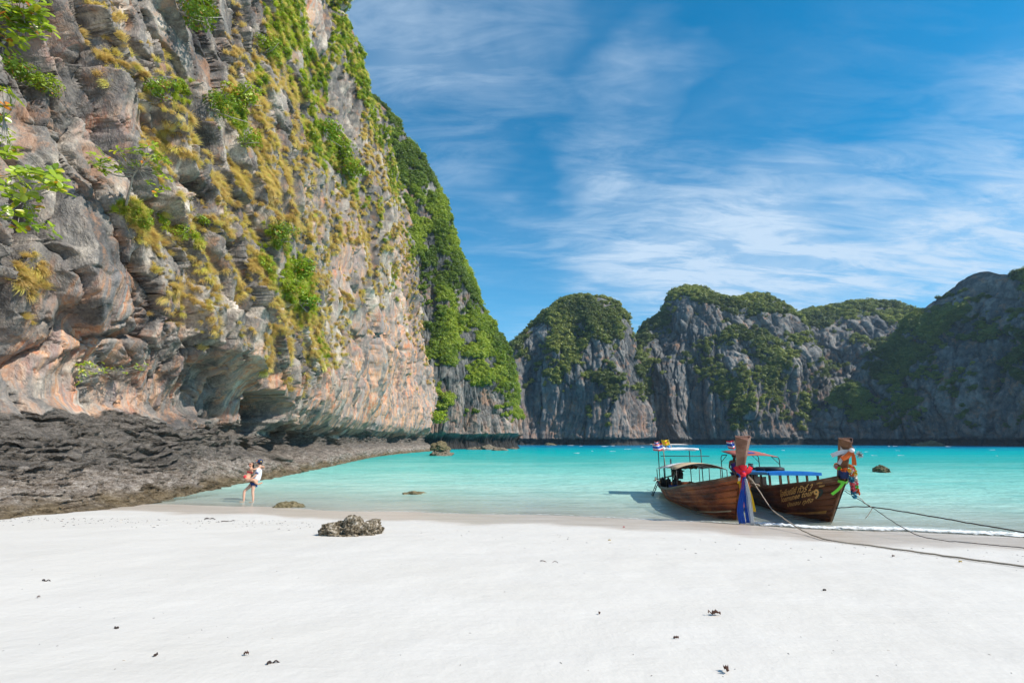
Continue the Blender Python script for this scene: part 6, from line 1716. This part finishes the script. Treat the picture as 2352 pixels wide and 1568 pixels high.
# foam of the little breaking wave and along the edge
m_foam, b = mat_new('foam_white')
geo = b('ShaderNodeNewGeometry'); n = b.noise(b.mapping(geo.outputs['Position'], (1, 1.2, 1)), 7, 5, .7)
al = b.ramp(b.math('ADD', b.math('MULTIPLY', n, .8), b.math('MULTIPLY', b.attr('dense'), .62)), [(.50, 0), (.72, 1)])
d1 = b('ShaderNodeBsdfDiffuse', {'Color': (.80, .82, .82)}); t1 = b('ShaderNodeBsdfTransparent')
mx = b('ShaderNodeMixShader', {0: al, 1: t1.outputs[0], 2: d1.outputs[0]}); b('ShaderNodeOutputMaterial', {0: mx.outputs[0]})
def foam(x0, x1, off, wid, hgt, dens, seed, label, nx=260, ny=14):
    xs_ = np.linspace(x0, x1, nx)[None, :]; vv_ = np.linspace(-1, 1, ny)[:, None]
    wob = .22*fbm(xs_*.5, 0*xs_, 0*xs_, 3, seed)+.06*fbm(xs_*3, 0*xs_, 0*xs_, 2, seed+1)
    w = wid*(.65+.7*np.clip(.5+fbm(xs_*.4, 0*xs_+4, 0*xs_, 2, seed+2), 0, 1))*sstep(0, .08, (xs_-x0)/(x1-x0))*sstep(1, .92, (xs_-x0)/(x1-x0))
    X = xs_+0*vv_; Y = shore_y(xs_)+off+wob+vv_*w
    lump = np.abs(fbm(X*4, Y*6, 0*X, 3, seed+3))
    Z_ = np.maximum(sand_z(X, Y), 0.0)+.012+hgt*np.clip(1-vv_**2, 0, 1)*(.45+1.1*lump)
    de = dens*np.clip(1-np.abs(vv_)**1.5, 0, 1)+0*X
    o = link(bpy.data.objects.new('foam', np_mesh('foam', np.stack([X, Y, Z_], -1), grid_quads(ny, nx), m_foam, attrs={'dense': de.ravel()})))
    tag(o, label, 'foam', kind='stuff'); return o
foam(6.9, 13.6, .30, .42, .05, .56, 3, 'white foam of the small wave breaking before the dark boat')
foam(2.0, 7.4, .05, .18, .010, .30, 7, 'thin line of foam on the sand before the red boat')
foam(-10, 3.0, .0, .12, .008, .30, 11, 'faint foam edge along the left shallows')
foam(12.5, 19, .15, .22, .03, .72, 13, 'loose foam at the right end of the shore')
# broken water below the far cliffs
V_ = []; Q_ = []; rr = np.random.default_rng(5)
for k in range(30):
    px = rr.choice([rr.uniform(1450, 2352), rr.uniform(1950, 2260), rr.uniform(1200, 1500)]); py = rr.uniform(1023, 1049) if k > 10 else rr.uniform(1021, 1025)
    p = at_z(px, py, .0); wl_ = p.y*rr.uniform(.002, .008); i0 = len(V_); m_ = 7
    for i in range(m_):
        t = i/(m_-1)*2-1
        V_ += [(p.x+t*wl_, p.y+.3*math.sin(t*3+k), .05), (p.x+t*wl_, p.y+.3*math.sin(t*3+k)+.05, .06+p.y*.0005*(1-t*t)*rr.uniform(.5, 1))]
    for i in range(m_-1): Q_.append((i0+2*i, i0+2*i+2, i0+2*i+3, i0+2*i+1))
m_cap2 = mat_simple('foam_crest', (.75, .78, .78), .9)
o = link(bpy.data.objects.new('whitecaps', np_mesh('whitecaps', np.array(V_), np.array(Q_), m_cap2))); tag(o, 'small white crests scattered over the bay', 'foam', kind='stuff')

# ---- things lying on the sand
m_dleaf = mat_simple('dead_leaf', (.13, .055, .035), .7, .3, 30); m_dark = mat_simple('driftwood_dark', (.05, .03, .025), .8, .3, 30); m_shell = mat_simple('shell', (.66, .56, .45), .6, .15, 40); m_ylw = mat_simple('leaf_fallen_yellow', (.60, .40, .06), .7, .2, 30)
def dry_leaf(px, py, L, w, rz, mat, label, curl=.35, stem=True):
    L *= .55; w *= .55; p = on_sand(px, py, .004); T = empty('dry_leaf', p, rz); tag(T, label, 'leaf')
    rows = []
    for i in range(9):
        t = i/8; ww = w*math.sin(PI*min(.97, t*.94+.04))**.8
        rows.append([Vector((L*(t-.5), ww*(j/4-.5), .01+curl*L*.5*(abs(j/4-.5)*2)**2*.5+curl*L*.3*math.sin(PI*t)+.01*math.sin(i*2+j))) for j in range(5)])
    q = MB(); q.sheet(rows, (0, 0, .004)); q.build('blade', mat, T, True)
    if stem:
        q = MB(); q.tube([(-L*.5, 0, .02), (-L*.72, .02, .05), (-L*.85, .0, .03)], .006, 5); q.build('stalk', mat, T, True)
dry_leaf(1645, 1412, .20, .11, .2, m_dleaf, 'curled reddish dead leaf with a hooked stalk on the sand below the boats', .5)
dry_leaf(1668, 1542, .11, .07, 1.6, m_dleaf, 'small dark dead leaf stuck upright near the bottom edge', .9)
dry_leaf(565, 1504, .075, .06, .4, m_dleaf, 'dark round dead leaf at the lower left of the sand', .6, False)
dry_leaf(1894, 1356, .09, .05, .1, m_dark, 'little black chip lying on the sand at the right', .1, False)
dry_leaf(1377, 1410, .05, .04, .9, m_dleaf, 'tiny red-brown bud on the sand in the middle', .6, False)
dry_leaf(1553, 1466, .10, .025, .1, m_dleaf, 'thin dark red leaf sliver below the curled leaf', .2, False)
dry_leaf(88, 1372, .06, .04, .3, m_dleaf, 'small brown leaf near the left edge of the sand', .4, False)
dry_leaf(1433, 1211, .10, .08, .0, m_red, 'small bright red scrap by the edge of the wet sand', .5, False)
dry_leaf(1400, 1241, .10, .05, .0, m_ylw, 'small yellow leaf on the dry sand in the middle', .3, False)
dry_leaf(2052, 1278, .12, .06, .3, m_dleaf, 'brown leaf beside the rope on the right', .4, False)
dry_leaf(2206, 1291, .12, .06, .1, m_ylw, 'yellowish leaf touching the pale rope on the right', .4, False)
def twig(pts, r, mat, label):
    P_ = [on_sand(px, py, r*.8) for px, py in pts]; q = MB(); c = catmull([tuple(v) for v in P_], 12)
    q.tube([Vector(v)+Vector((0, 0, .012*math.sin(i))) for i, v in enumerate(c)], [r*(1-.5*i/11) for i in range(12)], 5); o = q.build('twig', mat, None, True); tag(o, label, 'twig')
twig([(614, 1524), (625, 1519), (632, 1520), (643, 1517)], .010, m_dark, 'short dark twig at the lower left of the sand')
twig([(1241, 1287), (1250, 1289), (1265, 1291), (1275, 1289), (1284, 1293)], .006, m_dleaf, 'thin wavy twig on the sand in the middle')
twig([(470, 1191), (480, 1190), (495, 1191)], .018, m_dark, 'dark stick on the damp sand below the couple')
twig([(508, 1197), (530, 1196), (541, 1194)], .012, m_dark, 'forked dark twig on the sand, left of the boulder')
twig([(98, 1332), (108, 1333), (118, 1332)], .010, m_dark, 'short dark twig far left on the sand')
twig([(272, 1441), (268, 1442), (262, 1440)], .008, m_dark, 'tiny dark twig on the left sand')
twig([(354, 1506), (360, 1502), (363, 1500)], .008, m_dark, 'tiny pale twig near the bottom left')
# scraps of weed and shell along the tide line
V_ = []; Q_ = []; V2_ = []; Q2_ = []
rr = np.random.default_rng(12)
for k in range(520):
    if k < 300: px = rr.uniform(-60, 720); py = 1187+0.012*px+abs(rr.normal(0, 9))
    elif k < 400: px = rr.uniform(700, 2352); py = 1205+0.035*(px-700)+abs(rr.normal(10, 14))
    else: px = rr.uniform(-50, 2400); py = rr.uniform(1240, 1560)
    p = on_sand(px, py, .002); s_ = rr.uniform(.004, .016)*(1.0 if k < 300 else .7 if k < 400 else .4)
    a = rr.uniform(0, PI); ca_, sa_ = math.cos(a), math.sin(a); el = rr.uniform(1, 2.6)
    VV, QQ = (V_, Q_) if k % 5 else (V2_, Q2_); i0 = len(VV)
    for (u, v__, z) in ((-1, -.4, 0), (1, -.35, 0), (1.1, .3, 0), (-.9, .45, 0), (-.5, -.2, .5), (.6, -.15, .6), (.5, .2, .55), (-.6, .2, .45)):
        VV.append((p.x+(u*el*ca_-v__*sa_)*s_, p.y+(u*el*sa_+v__*ca_)*s_, p.z+z*s_))
    for f in ((4, 5, 6, 7), (0, 1, 5, 4), (1, 2, 6, 5), (2, 3, 7, 6), (3, 0, 4, 7)): QQ.append(tuple(i0+q for q in f))
o = link(bpy.data.objects.new('tide_litter', np_mesh('tide_litter', np.array(V_), np.array(Q_), m_dark, False))); tag(o, 'dark scraps of weed and bark strewn along the tide line', 'litter', kind='stuff')
o = link(bpy.data.objects.new('shell_bits', np_mesh('shell_bits', np.array(V2_), np.array(Q2_), m_shell, False))); tag(o, 'bits of pale shell and coral scattered on the sand', 'shells', kind='stuff')
# ------------------------------------------------------------------ sea air between here and the far hills
m_haze = bpy.data.materials.new('haze_air'); m_haze.use_nodes = True
m_haze.node_tree.nodes.clear(); b = NB(m_haze.node_tree)
pv = b('ShaderNodeVolumePrincipled', {'Color': (0.55, 0.78, 1.0), 'Density': 0.00015, 'Anisotropy': 0.1})
b('ShaderNodeOutputMaterial', {'Volume': pv.outputs[0]})
mb_ = MB(); mb_.box((60, 260, 55), (1400, 1500, 140)); o = mb_.build('haze', m_haze)
tag(o, 'thin bluish sea haze over the bay', 'haze', kind='stuff')
